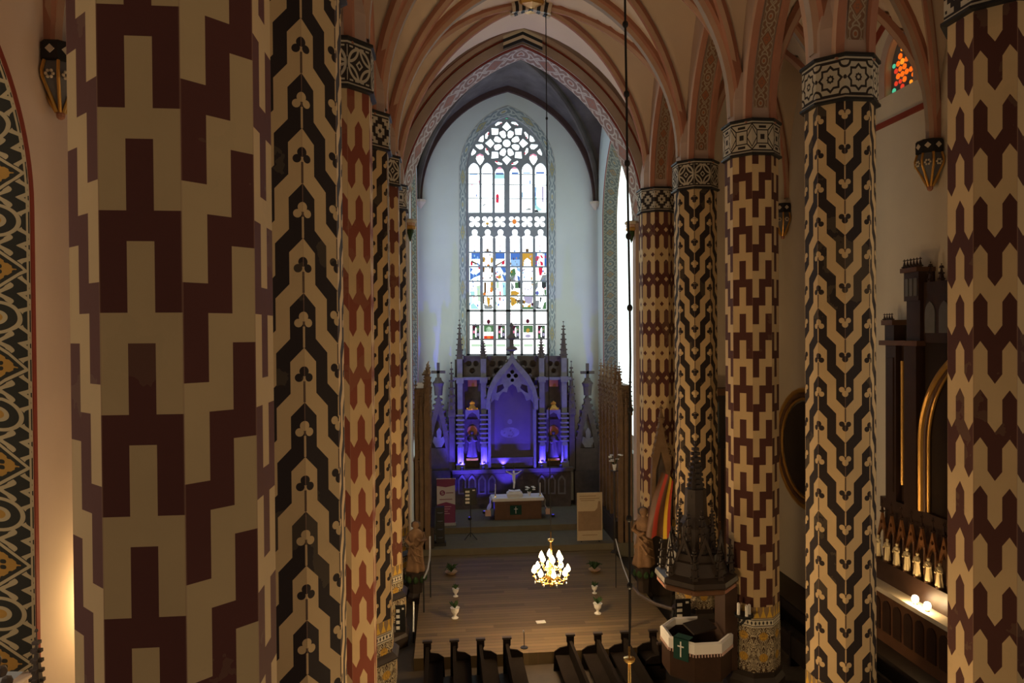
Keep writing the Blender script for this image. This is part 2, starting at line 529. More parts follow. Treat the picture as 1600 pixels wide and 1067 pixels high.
def vault(name, xa, xb, ya, yb, zs, zr_, mat, nx=34, ny=30):
    mb = MB(); cx, cy = (xa+xb)/2, (ya+yb)/2; ax, ay = (xb-xa)/2, (yb-ya)/2; h = zr_-zs
    vs = []
    for j in range(ny+1):
        y = ya+(yb-ya)*j/ny
        for i in range(nx+1):
            # denser near the springing
            s_ = -math.cos(PI*i/nx); x = cx+ax*s_
            yy = cy+ay*(-math.cos(PI*j/ny))
            vs.append((x, yy, zs+max(pz(x-cx, ax, h), pz(yy-cy, ay, h))))
    fs = [(j*(nx+1)+i, j*(nx+1)+i+1, (j+1)*(nx+1)+i+1, (j+1)*(nx+1)+i) for j in range(ny) for i in range(nx)]
    mb.add(vs, fs)
    return mb
XWL, XWR = XL+0.35, XR-0.35           # nave faces of the arcade walls
ZS = ZT+0.25
ceil = bpy.data.objects.new('ceiling', None); COL.objects.link(ceil); struct(ceil, 'cream ribbed vault of the nave')
RIBP = [(-0.24, -0.08), (-0.24, 0.14), (-0.15, 0.20), (-0.10, 0.34), (0.10, 0.34), (0.15, 0.20), (0.24, 0.14), (0.24, -0.08)]
RIBM = [1, 1, 0, 2, 0, 1, 1]
DIAP = [(-0.12, -0.08), (-0.12, 0.08), (-0.05, 0.20), (0.05, 0.20), (0.12, 0.08), (0.12, -0.08)]
DIAM = [1, 0, 1, 0, 1]
RM = [M['rib_orange'], M['rib_red'], M['rib_grey'], M['rib_pink']]
ax_n = (XWR-XWL)/2
def rib_obj(path, side, prof, pm, name, parent, mats=RM):
    mb = MB(); mb.sweep(path, prof, side, pm)
    return mb.build(name, mats, parent)
for k in range(-2, 5):
    ya, yb = YK(k), YK(k+1); cy = (ya+yb)/2
    vault('web', XWL, XWR, ya, yb, ZS, RIDGE, M['web']).build('web', M['web'], ceil, True)
    if k < 0: continue
    # diagonal ribs follow the groins
    ay = BAY/2; h = RIDGE-ZS
    prof = pointed(ax_n, h, 22)
    for sx in (-1, 1):
        for sy in (-1, 1):
            path = []
            for x, z in prof:
                # y where the cross barrel has the same height
                ry = (ay*ay+h*h)/(2*ay); cyy = ay-ry
                y = cyy+math.sqrt(max(0, ry*ry-z*z))
                path.append((XC+sx*x, cy+sy*max(0, y), ZS+z))
            rib_obj(path, Vector((-sy*BAY/2, sx*ax_n, 0)).normalized(), DIAP, DIAM, 'diagonal_rib', ceil)
            if k == 4:
                pe = path[-4:]
                for q in range(6):
                    pa, pb = [Vector(pe[0]).lerp(Vector(pe[-1]), t_) for t_ in (0.30+q*0.11, 0.30+(q+1)*0.11)]
                    rib_obj([pa, pb], Vector((-sy*BAY/2, sx*ax_n, 0)).normalized(), [(-0.19, -0.08), (-0.19, 0.12), (-0.08, 0.29), (0.08, 0.29), (0.19, 0.12), (0.19, -0.08)], [0]*5, 'painted_rib_end', ceil, [M['black'] if q % 2 else M['plaster']])
    b = MB()
    b.lathe((XC, cy, RIDGE-0.30), [(0.20, 0.0), (0.55, 0.06), (0.62, 0.16), (0.55, 0.26), (0.3, 0.36)], 8)
    bo = b.build('boss', M['gold'], ceil)
for k in range(0, 5):
    pts = arch_pts(ax_n, RIDGE-ZS, 20)
    rib_obj([(XC+x, YK(k), ZS+z) for x, z in pts], (0, 1, 0), [(a*1.1, -b) for a, b in RIBP], RIBM, 'transverse_rib', ceil)

# arcade walls with pointed openings
AAX = BAY/2-0.58; AH = 4.4
def arcade(name, x0, x1, label):
    root = bpy.data.objects.new(name, None); COL.objects.link(root); struct(root, label)
    for k in range(-2, 5):
        mb = MB(); sf = MB(); bandm = MB()
        ya, yb = YK(k), YK(k+1); cy = (ya+yb)/2; N = 36
        ys = [cy-BAY/2*math.cos(PI*i/N) for i in range(N+1)]
        lo = [ZT-0.1+pz(y-cy, AAX, AH) for y in ys]
        hi = [ZS+max(0.2, pz(y-cy, BAY/2, RIDGE-ZS))+0.3 for y in ys]
        vs, fs = [], []
        for i, y in enumerate(ys):
            vs += [(x0, y, lo[i]), (x0, y, hi[i]), (x1, y, hi[i]), (x1, y, lo[i])]
        for i in range(N):
            a, b2 = i*4, i*4+4
            fs += [(a, b2, b2+1, a+1), (a+2, b2+2, b2+3, a+3), (a+3, b2+3, b2, a)]
        mb.add(vs, fs, 0)
        # moulded edge on each face and painted soffit band
        ap = arch_pts(AAX, AH, 14); L = 0; prev = None
        for xf, sg in ((x0, -1), (x1, 1)):
            bandm.sweep([(xf, cy+q, ZT-0.1+z) for q, z in ap], [(0.02*sg, -0.42), (0.06*sg, -0.40), (0.06*sg, -0.16), (0.12*sg, -0.12), (0.12*sg, 0.06), (-0.06*sg, 0.1), (-0.10*sg, 0.02)], (1, 0, 0), [1, 3, 1, 0, 1, 1])
        vv, ff, uu = [], [], []
        for i, (q, z) in enumerate(ap):
            p = Vector((q, z)); L += (p-prev).length if prev is not None else 0; prev = p
            xm = (x0+x1)/2
            vv += [(xm-0.2, cy+q*0.985, ZT-0.13+z*0.99), (xm+0.2, cy+q*0.985, ZT-0.13+z*0.99)]
            if i:
                n = len(vv); ff.append((n-4, n-3, n-1, n-2)); uu.append([(0, L0), (1, L0), (1, L), (0, L)])
            L0 = L
        sf.add(vv, ff, 0, uu)
        mb.build('wall_face', M['rib_pink'], root); build_each(bandm, 'arch_moulding', RM, root); sf.build('painted_soffit', M['soffit_band'], root)
    return root
arcade('wall_arcade_right', XWR, XR+0.35, 'pointed arcade above the right columns')
arcade('wall_arcade_left', XWL, XL-0.35, 'pointed arcade above the left columns')

# aisle vaults
ZA, ZAR = 5.9+H, 12.2+H
for nm, xa, xb in (('ceiling_aisle_right', XR+0.35, WAR), ('ceiling_aisle_left', WAL, XL-0.35)):
    root = bpy.data.objects.new(nm, None); COL.objects.link(root); struct(root, 'ribbed side aisle vault')
    for k in range(-2, 5):
        vault('web', xa, xb, YK(k), YK(k+1), ZA, ZAR, M['web'], 20, 20).build('web', M['web'], root, True)
        if k < 0: continue
        pts = arch_pts((xb-xa)/2, ZAR-ZA, 14)
        rib_obj([((xa+xb)/2+x, YK(k), ZA+z) for x, z in pts], (0, 1, 0), [(a*0.8, -b*0.9) for a, b in RIBP], RIBM, 'transverse_rib', root)
        cy = YK(k)+BAY/2; ax = (xb-xa)/2; ay = BAY/2; h = ZAR-ZA
        for sx in (-1, 1):
            for sy in (-1, 1):
                ry = (ay*ay+h*h)/(2*ay)
                path = [((xa+xb)/2+sx*x, cy+sy*max(0, ay-ry+math.sqrt(max(0, ry*ry-z*z))), ZA+z) for x, z in pointed(ax, h, 14)]
                rib_obj(path, (-sy*ay, sx*ax, 0), DIAP, DIAM, 'diagonal_rib', root)

# ------------------------------------------------------------------ walls
def wall_with_holes(name, rect, holes, fn, thick, mat, label):
    o = MB().plate([rect]+holes, fn, thick).build(name, mat); return struct(o, label)
def lancet(cx, a, z0, zsp, h, n=12):
    return [(cx-a, z0)]+[(cx+x, zsp+z) for x, z in arch_pts(a, h, n)]+[(cx+a, z0)]
# window openings in the aisle walls, one in each bay
WZ0, WSP, WH_, WA_ = 4.2, 2.6+H, 3.3, 1.55
lw = [lancet(YK(k)+BAY/2+0.05, WA_, WZ0, WSP, WH_) for k in range(-1, 5)]
wall_with_holes('wall_left', [(-3.4, 0), (31.3, 0), (31.3, ZAR+0.3), (-3.4, ZAR+0.3)], lw, lambda y, z, d: (WAL-d, y, z), 0.25, M['plaster_pink'], 'pinkish plastered wall of the left aisle')
RW_Y, RW_Z = 22.2, 8.05+H
rw = [lancet(RW_Y, 0.72, RW_Z, RW_Z+0.75, 1.25)]+[lancet(YK(k)+BAY/2, WA_, WZ0, WSP, WH_) for k in range(-1, 2)]  # small red window, then openings for the added unseen ones
wall_with_holes('wall_right', [(-3.4, 0), (31.3, 0), (31.3, ZAR+0.3), (-3.4, ZAR+0.3)], rw, lambda y, z, d: (WAR+d, y, z), 0.3, M['plaster'], 'pale plastered wall of the right aisle')
# side windows: painted splayed reveal and daylit glass
day_warm = emit('aisle window glass', (1.0, 0.80, 0.58), SIDE_E)
added_right_glow = emit('added right window glow', (1.0, 0.82, 0.60), SIDE_E*1.35)
def side_window(k, n, x0, sg, cy, a, z0, zsp, h, depth, inset, glass, bandmat, label, vs=1.0, bars=True):
    out = lancet(cy, a, z0, zsp, h, 14); inn = lancet(cy, a-inset, z0+inset*0.6, zsp, h-inset, 14)
    root = bpy.data.objects.new('window_%d' % n, None); COL.objects.link(root); struct(root, label)
    vv, ff, uu = [], [], []; L = 0.0
    for i in range(len(out)):
        if i: L1 = L+(Vector(out[i])-Vector(out[i-1])).length
        vv += [(x0, out[i][0], out[i][1]), (x0+sg*depth, inn[i][0], inn[i][1])]
        if i:
            m_ = len(vv); ff.append((m_-4, m_-2, m_-1, m_-3)); uu.append([(0, L*vs), (0, L1*vs), (1, L1*vs), (1, L*vs)]); L = L1
    MB().add(vv, ff, 0, uu).build('reveal', bandmat, root)
    MB().plate([inn], lambda y, z, d: (x0+sg*(depth+0.02+d), y, z), 0.05).build('pane', glass, root)
    fr = MB()
    for t in ((-1/3, 1/3) if sg < 0 and bars else ()): fr.box((x0+sg*depth, cy+(a-inset)*t, (z0+zsp)/2), (0.10, 0.07, zsp-z0))
    for q in (range(1, 6) if sg < 0 and bars else ()): fr.box((x0+sg*depth, cy, z0+(zsp-z0)*q/6), (0.06, 2*(a-inset), 0.05))
    if sg < 0 and bars: fr.build('window_bars', M['stone'], root)
    # red painted line along the edge of the opening
    ln = MB(); ln.sweep([(x0, y, z) for y, z in out], [(-0.02*sg, -0.02), (0.01*sg, -0.02), (0.01*sg, -0.14), (-0.02*sg, -0.14)], (1, 0, 0), 0, True)
    ln.build('painted_line', M['line_red'], root)
    return root
n_ = 3
for k in range(-1, 5):
    side_window(k, n_, WAL, -1, YK(k)+BAY/2+0.05, WA_, WZ0, WSP, WH_, 1.0, 0.55, day_warm, M['jamb_band'], 'tall side window with black and cream painted jambs'); n_ += 1

for k in range(-1, 2):  # glowing windows added out of view to light the left columns
    side_window(k, n_, WAR, 1, YK(k)+BAY/2, WA_, WZ0, WSP, WH_, 1.0, 0.55, added_right_glow, M['jamb_band'], 'added unseen side window of the right aisle with painted jambs'); n_ += 1
# far ends of the aisles and the chancel arch wall
struct(MB().box2((WAL-0.3, 31.3, 0), (XL-0.1, 31.6, ZAR+0.3)).build('wall_aisle_end_left', M['plaster_pink']), 'end wall of the left aisle')
struct(MB().box2((XR+0.1, 31.3, 0), (WAR+0.3, 31.6, ZAR+0.3)).build('wall_aisle_end_right', M['plaster']), 'end wall of the right aisle')
AX0 = (XR-XL)/2-0.70; ASP = 4.9+H; AAP = 12.2+H
outer = [(XL-1.5, 0), (XR+1.5, 0), (XR+1.5, RIDGE+0.6), (XL-1.5, RIDGE+0.6)]
hole = [(XC-AX0, -0.01)]+[(XC+x, ASP+z) for x, z in arch_pts(AX0, AAP-ASP, 20)]+[(XC+AX0, -0.01)]
outer = [(XL-1.5, -0.01), (XC-AX0, -0.01), (XC-AX0, ASP)]+[(XC+x, ASP+z) for x, z in arch_pts(AX0+0.30, AAP-ASP+0.32, 20)]+[(XC+AX0, ASP)]+[(XC+AX0, -0.01), (XR+1.5, -0.01), (XR+1.5, 14.9+H), (XL-1.5, 14.9+H)]
aw = MB().plate([outer], lambda x, z, d: (x, YARCH+d, z), 0.5).build('wall_chancel_arch', M['rib_pink'])
struct(aw, 'wall with the pointed chancel arch')
# moulded orders of the arch
def order(name, da, y0, y1, th, mats, mi, uvmat=None):
    pts = arch_pts(AX0+da, AAP-ASP+da*1.05, 24)
    path = [(XC+x, (y0+y1)/2, ASP+z) for x, z in pts]
    hw = (y1-y0)/2
    if uvmat:
        vv, ff, uu = [], [], []; L = 0
        for i, (x, z) in enumerate(pts):
            if i: L1 = L+(Vector(pts[i])-Vector(pts[i-1])).length
            n2 = Vector((x, z-1)).normalized()
            vv += [(XC+x+n2.x*th, y0, ASP+z+n2.y*th), (XC+x, y1, ASP+z)]
            if i:
                k_ = len(vv); ff.append((k_-4, k_-2, k_-1, k_-3)); uu.append([(0, L), (0, L1), (1, L1), (1, L)]); L = L1
        return MB().add(vv, ff, 0, uu).build(name, uvmat, aw)
    mb = MB(); mb.sweep(path, [(-hw, 0.0), (-hw, th), (hw, th), (hw, 0.0)], (0, 1, 0), mi, True)
    return mb.build(name, mats, aw)
order('arch_order', 0.37, YARCH-0.20, YARCH-0.02, 0.38, [M['rib_grey']], 0)
order('arch_order', 0.78, YARCH-0.24, YARCH-0.02, 0.04, [M['line_red']], 0)
order('arch_order', 0.84, YARCH-0.34, YARCH-0.02, 0.18, [M['rib_pink']], 0)
order('arch_order', 1.05, YARCH-0.20, YARCH-0.02, 0.04, [M['line_red']], 0)
order('painted_band', -0.02, YARCH-0.06, YARCH+0.49, 0.32, None, 0, M['arch_band'])
order('arch_order', 0.32, YARCH-0.12, YARCH-0.0, 0.05, [M['line_red']], 0)
# painted chevrons at the crown of the arch
def chevron(y, z, x, w, name='painted_keystone'):
    mb = MB()
    for q in range(4):
        for sg in (-1, 1):
            vs = [(x, y, z+q*0.14), (x+sg*w, y, z+q*0.14-w*0.42), (x+sg*w, y, z+q*0.14-w*0.42+0.14), (x, y, z+q*0.14+0.14)]
            vs += [(p[0], p[1]+0.05, p[2]) for p in vs]
            mb.add(vs, [(0, 1, 2, 3), (7, 6, 5, 4), (0, 4, 5, 1), (1, 5, 6, 2), (2, 6, 7, 3), (3, 7, 4, 0)], q % 2)
    return build_each(mb, name, [M['black'], M['plaster']], aw)
chevron(YARCH-0.42, AAP+0.42, XC, 0.85)
for sx in (-1, 1):
    mb = MB(); bx = XC+sx*(AX0-0.12)
    for r, z, mi in ((0.30, 0.30, 0), (0.24, 0.16, 1), (0.26, 0.02, 2), (0.16, -0.14, 3)):
        mb.lathe((bx, YARCH+0.25, ASP-0.35+z), [(r*0.8, 0), (r, 0.04), (r, 0.12), (r*0.8, 0.16)], 8, PI/8, mi)
    mb.lathe((bx, YARCH+0.25, ASP-0.35-0.5), [(0.02, 0), (0.13, 0.36)], 8, PI/8, 3)
    mb.build('corbel', [M['plaster'], M['rib_orange'], M['gold'], M['leaf']], aw)

# chancel
CW_Y, CW_A = 36.4, 3.3
crw = lancet(CW_Y, CW_A, 5.0, 6.2+H, 5.0)
wall_with_holes('wall_chancel_left', [(YARCH+0.5, 0), (YBACK, 0), (YBACK, 14.8+H), (YARCH+0.5, 14.8+H)], [crw], lambda y, z, d: (CHL-d, y, z), 0.3, M['chancel_plaster'], 'white left wall of the chancel')
wall_with_holes('wall_chancel_right', [(YARCH+0.5, 0), (YBACK, 0), (YBACK, 14.8+H), (YARCH+0.5, 14.8+H)], [crw], lambda y, z, d: (CHR+d, y, z), 0.3, M['chancel_plaster'], 'white right wall of the chancel')
day_cool = emit('chancel side glass', (0.84, 1.0, 0.98), 1.7)
side_window(0, 20, CHR, 1, CW_Y, CW_A, 5.0, 6.2+H, 5.0, 0.55, 1.0, day_cool, M['gold_key'], 'tall chancel side window with a gold key pattern jamb')
side_window(0, 21, CHL, -1, CW_Y, CW_A, 5.0, 6.2+H, 5.0, 0.55, 1.0, day_cool, M['gold_key'], 'tall chancel side window on the left, seen at a slant', bars=False)
# the chancel vault
CZS = 7.75+H
vr = bpy.data.objects.new('ceiling_chancel', None); COL.objects.link(vr); struct(vr, 'dark grey brown vault of the chancel')
CXC = (CHL+CHR)/2
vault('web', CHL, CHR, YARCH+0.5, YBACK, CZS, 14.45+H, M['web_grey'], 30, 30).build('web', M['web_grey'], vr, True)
h = 6.7; ax = (CHR-CHL)/2; ay = (YBACK-YARCH-0.9)/2; cyc = (YBACK+YARCH+0.5)/2
for sx in (-1, 1):
    for sy in (-1, 1):
        ry = (ay*ay+h*h)/(2*ay)
        path = [(CXC+sx*x, cyc+sy*max(0, ay-ry+math.sqrt(max(0, ry*ry-z*z))), CZS+z) for x, z in pointed(ax, h, 16)]
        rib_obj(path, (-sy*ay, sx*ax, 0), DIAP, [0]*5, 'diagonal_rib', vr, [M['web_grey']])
rib_obj([(CXC+x, YBACK-0.1, CZS+z) for x, z in arch_pts(ax-0.02, h-0.05, 20)], (0, 1, 0), [(-0.14, 0.1), (-0.14, -0.26), (0.09, -0.26), (0.09, 0.1)], [0]*3, 'wall_rib', vr, [plain('dark umber wall rib', (0.085, 0.05, 0.045), 0.8, vary=0.2)])
for sx, xx in ((-1, CHL), (1, CHR)):
    mb = MB(); mb.lathe((xx-sx*0.18, YBACK-0.25, CZS-0.5), [(0.05, 0), (0.18, 0.2), (0.30, 0.36), (0.32, 0.5)], 8)
    mb.build('corbel', M['plaster'], vr)
# ------------------------------------------------------------------ painted columns
W = 1.407
MAROON, REDB, BLACKB, BROWN = (0.118, 0.038, 0.030), (0.24, 0.066, 0.038), (0.030, 0.021, 0.020), (0.085, 0.030, 0.022)
def octa(x, y, w, z0, z1, nz=1, uscale=1.0, vfun=lambda z: z, vert=True):
    """octagonal prism, u 0..8 from the face turned to the organ loft, going right"""
    R = w/2/math.cos(PI/8); vs, fs, uu = [], [], []
    ang = [-PI/2-PI/8+k*PI/4 for k in range(9)]
    for k in range(8):
        for q in range(nz):
            za, zb = z0+(z1-z0)*q/nz, z0+(z1-z0)*(q+1)/nz
            b = len(vs)
            vs += [(x+R*math.cos(ang[k+i]), y+R*math.sin(ang[k+i]), z) for i, z in ((0, za), (1, za), (1, zb), (0, zb))]
            fs.append((b, b+1, b+2, b+3))
            uu.append([(k, vfun(za)), (k+1, vfun(za)), (k+1, vfun(zb)), (k, vfun(zb))])
    return vs, fs, uu
DAM = damask_mat('brown scroll damask', (0.50, 0.42, 0.27), (0.07, 0.04, 0.025), (0.62, 0.36, 0.05))
CRN = crown_mat('gold crown frieze')
ZCR = -8.42+H                        # crown frieze on every shaft
CAPM = {k: capital_mat('capital '+k, k) for k in ('star', 'square', 'circle', 'cross')}
def column(x, k, wd, smat, cap, label, sw=W):
    y = YK(k)
    t = thing('column', label, 'column', (x, y, 0), 'painted octagonal nave columns')
    o = MB(); v, f, u = octa(x, y, sw, ZCR+0.38, ZB, 1); o.add(v, f, 0, u); o.build('shaft', smat, t)
    o = MB(); v, f, u = octa(x, y, sw+0.015, ZCR-0.22, ZCR+0.38, 1, 1, lambda z: (z-ZCR+0.22)/0.60); o.add(v, f, 0, u); o.build('crown_frieze', CRN, t)
    R8 = 1/math.cos(PI/8)/2
    if x < 0:
        o = MB(); v, f, u = octa(x, y, sw+0.04, 1.9, ZCR-0.22, 1, 1, lambda z: z); o.add(v, f, 0, u); o.build('lower_shaft', DAM, t)
        o = MB(); o.lathe((x, y, 1.72), [((sw+0.3)*R8, 0), ((sw+0.36)*R8, 0.05), ((sw+0.22)*R8, 0.13), ((sw+0.04)*R8, 0.20)], 8, PI/8); o.build('base_moulding', M['dark_wood'], t)
        o = MB(); v, f, u = octa(x, y, sw+0.24, 0.95, 1.72, 1, 1, lambda z: z); o.add(v, f, 0, u); o.build('pedestal', DAM, t)
    else:
        o = MB(); v, f, u = octa(x, y, sw+0.04, 0.95, ZCR-0.22, 1, 1, lambda z: z); o.add(v, f, 0, u); o.build('lower_shaft', DAM, t)
    o = MB()
    o.lathe((x, y, 0), [((sw+0.42)*R8, 0), ((sw+0.42)*R8, 0.35), ((sw+0.30)*R8, 0.45), ((sw+0.30)*R8, 0.65), ((sw+0.12)*R8, 0.80), ((sw+0.12)*R8, 0.95)], 8, PI/8); o.build('plinth', M['dark_wood'], t)
    o = MB(); v, f, u = octa(x, y, sw+0.10, ZB, ZT, 1, 1, lambda z: (z-ZB)/(ZT-ZB)); o.add(v, f, 0, u)
    ca = o.build('capital', CAPM[cap], t)
    o = MB()
    for zz, hh in ((ZB-0.02, 0.09), (ZT-0.06, 0.10)):
        o.lathe((x, y, zz), [((sw+0.02)*R8, 0), ((sw+0.20)*R8, 0.02), ((sw+0.20)*R8, hh-0.02), ((sw+0.02)*R8, hh)], 8, PI/8)
    build_each(o, 'capital_moulding', M['black'], ca)
    o = MB(); o.lathe((x, y, ZT), [((sw-0.15)*R8, 0), ((sw-0.15)*R8, 0.7), ((sw-0.45)*R8, 1.5)], 8, PI/8); o.build('springer', M['rib_pink'], t)
    return t
def cm(nm, kind, dark, z0=0.0, off=0.0, T=1.55, light=OCHRE, s0=3): return column_mat(nm, kind, dark, light, T, z0+H, off, s0)
column(XL+0.04, 0, W, cm('maroon steps', 'step', MAROON, 1.685, 0.0, 1.51), 'square', 'huge nearby octagonal column with stepped maroon and ochre bands, at far left', 1.42)
column(XL, 1, W, cm('black waves left near', 'wave', BLACKB, -0.13, 0.0), 'star', 'column with black zigzag bands and trefoils, just right of the huge maroon one')
column(XL, 2, W, cm('red hexagons left', 'hex', REDB, 0.3), 'circle', 'column with bright red elongated hexagons on the left side')
column(XL, 3, W, cm('black waves left far', 'wave', BLACKB, -0.22, 1.0), 'cross', 'slim black zigzag column right behind the bright red hexagon column')
column(XL, 4, W, cm('brown ovals left', 'oval', (0.15, 0.05, 0.03), 0.3), 'circle', 'narrow brown column with pale lozenges, second last on the left')
column(XL, 5, W, cm('black waves left last', 'wave_fleur', BLACKB, 0.6, 1.0), 'square', 'last left column with black bands beside the chancel arch')
column(XR, 1, W, cm('dark red hexagons right', 'hex', BROWN, -0.51, 1.0), 'cross', 'dark red hexagon column at the right edge of the picture')
column(XR, 2, W, cm('black waves right near', 'wave', BLACKB, -0.18, 0.0), 'star', 'black chevron column with trefoils and a star capital on the right')
column(XR, 3, W, cm('brown steps right', 'step', BROWN, 0.77, s0=2), 'square', 'column with stepped dark brown bands behind the pulpit on the right')
column(XR, 4, W, cm('black fleurs right', 'wave_fleur', BLACKB, 0.5, 0.0), 'circle', 'black chevron column with lily marks and a ringed capital')
column(XR, 5, W, cm('brown lozenges right', 'hexd', (0.10, 0.035, 0.028), 0.18, 0.0, 2.1), 'cross', 'rearmost right column with dark brown bars and small diamonds')

# ------------------------------------------------------------------ great stained glass window
def Wc(cx, cy, top):
    p = P(700+cx/5.335, top+cy/5.335, YBACK); return (p.x, p.z)
def W1(pts): return [Wc(a, b, 170) for a, b in pts]
def W2(pts): return [Wc(a, b, 360) for a, b in pts]
def W12(pts): return [Wc(a, b, 170) if t == 1 else Wc(a, b, 360) for a, b, t in pts]
def arc(cx, cy, r, a0, a1, n=8, ry=None): return [(cx+r*math.cos(math.radians(a0+(a1-a0)*i/n)), cy+(ry or r)*math.sin(math.radians(a0+(a1-a0)*i/n))) for i in range(n+1)]
holes = []      # (polygon, kind)
LX = [(165, 270, 443), (275, 378, 443), (385, 478, 475), (508, 605, 475), (612, 712, 447), (720, 828, 445)]
def head(l, r, top, sh):
    c = (l+r)/2; a = (r-l)/2; pp = pointed(a, sh, 6)
    return [(c-x, top+sh-z) for x, z in pp]+[(c+x, top+sh-z) for x, z in pp[::-1][1:]]
for l, r, t in LX:
    holes.append((W1(head(l+7, r-7, t+2, 62)+[(r-7, 862), (l+7, 862)]), 'lancet'))
for cx in (223, 330, 435, 556, 661, 768):
    pts = []
    for i in range(40):
        a = 2*PI*i/40; rr = 15+46*abs(math.sin(2*a))**0.55
        pts.append((cx+rr*math.cos(a), 938+rr*math.sin(a)))
    holes.append((W1(pts), 'quatrefoil'))
MX = [(175, 272), (285, 380), (392, 487), (513, 607), (615, 715), (725, 825)]
for l, r in MX:
    c = (l+r)/2; hw = (r-l)/2
    pts = [(l, 660), (l, 62), (l+6, 48), (c-18, 38)]+arc(c, 12, 25, 145, 395, 10)+[(c+18, 38), (r-6, 48), (r, 62), (r, 660)]
    holes.append((W2(pts), 'scene'))
PX_ = [(188, 277), (295, 383), (400, 489), (520, 610), (629, 716), (738, 823)]
for l, r in PX_: holes.append((W2([(l, 676), (r, 676), (r, 1032), (l, 1032)]), 'predella'))
# rosette
RC = (491, 282)
def pol(r, a): return (RC[0]+r*math.sin(math.radians(a)), RC[1]-r*math.cos(math.radians(a)))
holes.append((W1([pol(36, 360*i/20) for i in range(20)]), 'rose'))
for k in range(8):
    a = 45*k+22.5
    holes.append((W1([pol(44, a-8), pol(62, a-20), pol(100, a-17), pol(116, a-9), pol(116, a+9), pol(100, a+17), pol(62, a+20), pol(44, a+8)]), 'rose'))
    b = 45*k
    holes.append((W1([pol(98, b), pol(142, b-17.5), pol(186, b), pol(142, b+17.5)]), 'rose'))
    holes.append((W1([pol(170, a-11), pol(186, a-11), pol(196, a), pol(186, a+11), pol(170, a+11), pol(168, a)]), 'rose'))
for sg in (-1, 1):
    def mx(pts): return [(491+sg*(491-x), y) for x, y in pts] if sg > 0 else pts
    holes.append((W1(mx([(298, 208), (302, 262), (290, 276), (250, 268), (270, 228)])), 'eyelet'))
    holes.append((W1(mx([(226, 290), (288, 286), (302, 312), (288, 334), (262, 336), (228, 308)])), 'eyelet'))
    holes.append((W1(mx([(212, 322), (240, 348), (226, 372), (196, 390), (192, 368)])), 'eyelet'))
    holes.append((W1(mx([(266, 362), (298, 376), (306, 412), (290, 446), (268, 472), (246, 446), (230, 412), (238, 376)])), 'eyelet'))
holes.append((W1([(492, 66), (514, 80), (470, 80)]), 'tip'))
def grow(poly, k=1.03):
    cx = sum(p[0] for p in poly)/len(poly); cz = sum(p[1] for p in poly)/len(poly)
    return [(cx+(x-cx)*k, cz+(z-cz)*k) for x, z in poly]
win = bpy.data.objects.new('window_1', None); COL.objects.link(win)
struct(win, 'great traceried stained glass window above the high altar')
# outline of the stone: pointed arch
SPW = 520
def w_outline(half, apex, bot):
    ap = arch_pts(half, SPW-apex, 16)
    top = [(495+x, SPW-z) for x, z in ap]
    return W1(top)+W2([(495+half, bot), (495-half, bot)])
O_in = w_outline(343, 58, 1044); O_out = w_outline(402, -28, 1068)
FY = lambda x, z, d: (x, YBACK+0.10+d, z)
ap = arch_pts(343, SPW-58, 16)
hd = W1([(495+x, SPW-z) for x, z in ap]+[(838, 876), (152, 876)])
MB().plate([hd]+[grow(h_[0], 0.90) if h_[1] in ('rose', 'eyelet') else h_[0] for h_ in holes if h_[1] in ('lancet', 'rose', 'eyelet', 'tip')], FY, 0.28).build('rose_tracery', M['window_stone'], win)
MB().plate([W1([(152, 876), (838, 876), (838, 990), (152, 990)])]+[grow(h_[0], 0.90) for h_ in holes if h_[1] == 'quatrefoil'], FY, 0.28).build('quatrefoil_band', M['window_stone'], win)
comb = []
for l, r in MX:
    c = (l+r)/2
    comb += [(l, 64, 2), (l+6, 48, 2), (c-18, 38, 2)]+[(a, b, 2) for a, b in arc(c, 12, 25, 145, 395, 10)]+[(c+18, 38, 2), (r-6, 48, 2), (r, 64, 2)]
MB().plate([W12([(152, 990, 1)]+[(152, 64, 2)]+comb+[(840, 64, 2), (840, 990, 1)])], FY, 0.28).build('lancet_heads', M['window_stone'], win)
ed = [(152, 178)]+[(MX[i][1]-6, MX[i+1][0]+6) for i in range(5)]+[(822, 840)]
for l, r in ed:
    MB().plate([W2([(l, 62), (r, 62), (r+6, 1044), (l+6, 1044)])], FY, 0.34 if r-l > 20 else 0.28).build('mullion', M['window_stone'], win)
for a, b in ((660, 677), (1030, 1046)):
    MB().plate([W2([(155, a), (845, a), (845, b), (155, b)])], FY, 0.3).build('transom', M['window_stone'], win)
# glass
G = {}
G['white'] = emit('bright clear glass', (0.88, 1.0, 0.99), WIN_E)
G['warm'] = emit('bright warm glass', (1.0, 0.93, 0.95), WIN_E*0.9)
def gl(n, c, s_): G[n] = emit('stained glass '+n, c, s_, tuple(q*0.15 for q in c))
gl('blue', (0.10, 0.25, 0.75), 0.75); gl('sky', (0.35, 0.60, 0.95), 1.0); gl('red', (0.85, 0.04, 0.10), 0.8); gl('pink', (1.0, 0.30, 0.45), 0.9)
gl('gold', (0.75, 0.42, 0.06), 0.8); gl('brown', (0.22, 0.12, 0.05), 0.5); gl('teal', (0.45, 0.85, 0.85), 1.0); gl('green', (0.12, 0.28, 0.12), 0.7)
gl('grey', (0.36, 0.40, 0.42), 0.7); gl('lilac', (0.55, 0.50, 0.72), 0.8); gl('maroon', (0.16, 0.02, 0.05), 0.5); gl('dark', (0.07, 0.08, 0.09), 0.5); gl('mint', (0.62, 0.85, 0.62), 0.95)
gl('tipgreen', (0.1, 0.65, 0.35), 0.8); gl('orange', (0.95, 0.30, 0.06), 0.8); gl('deep_red', (0.80, 0.05, 0.02), 0.9)
YG = YBACK+0.24
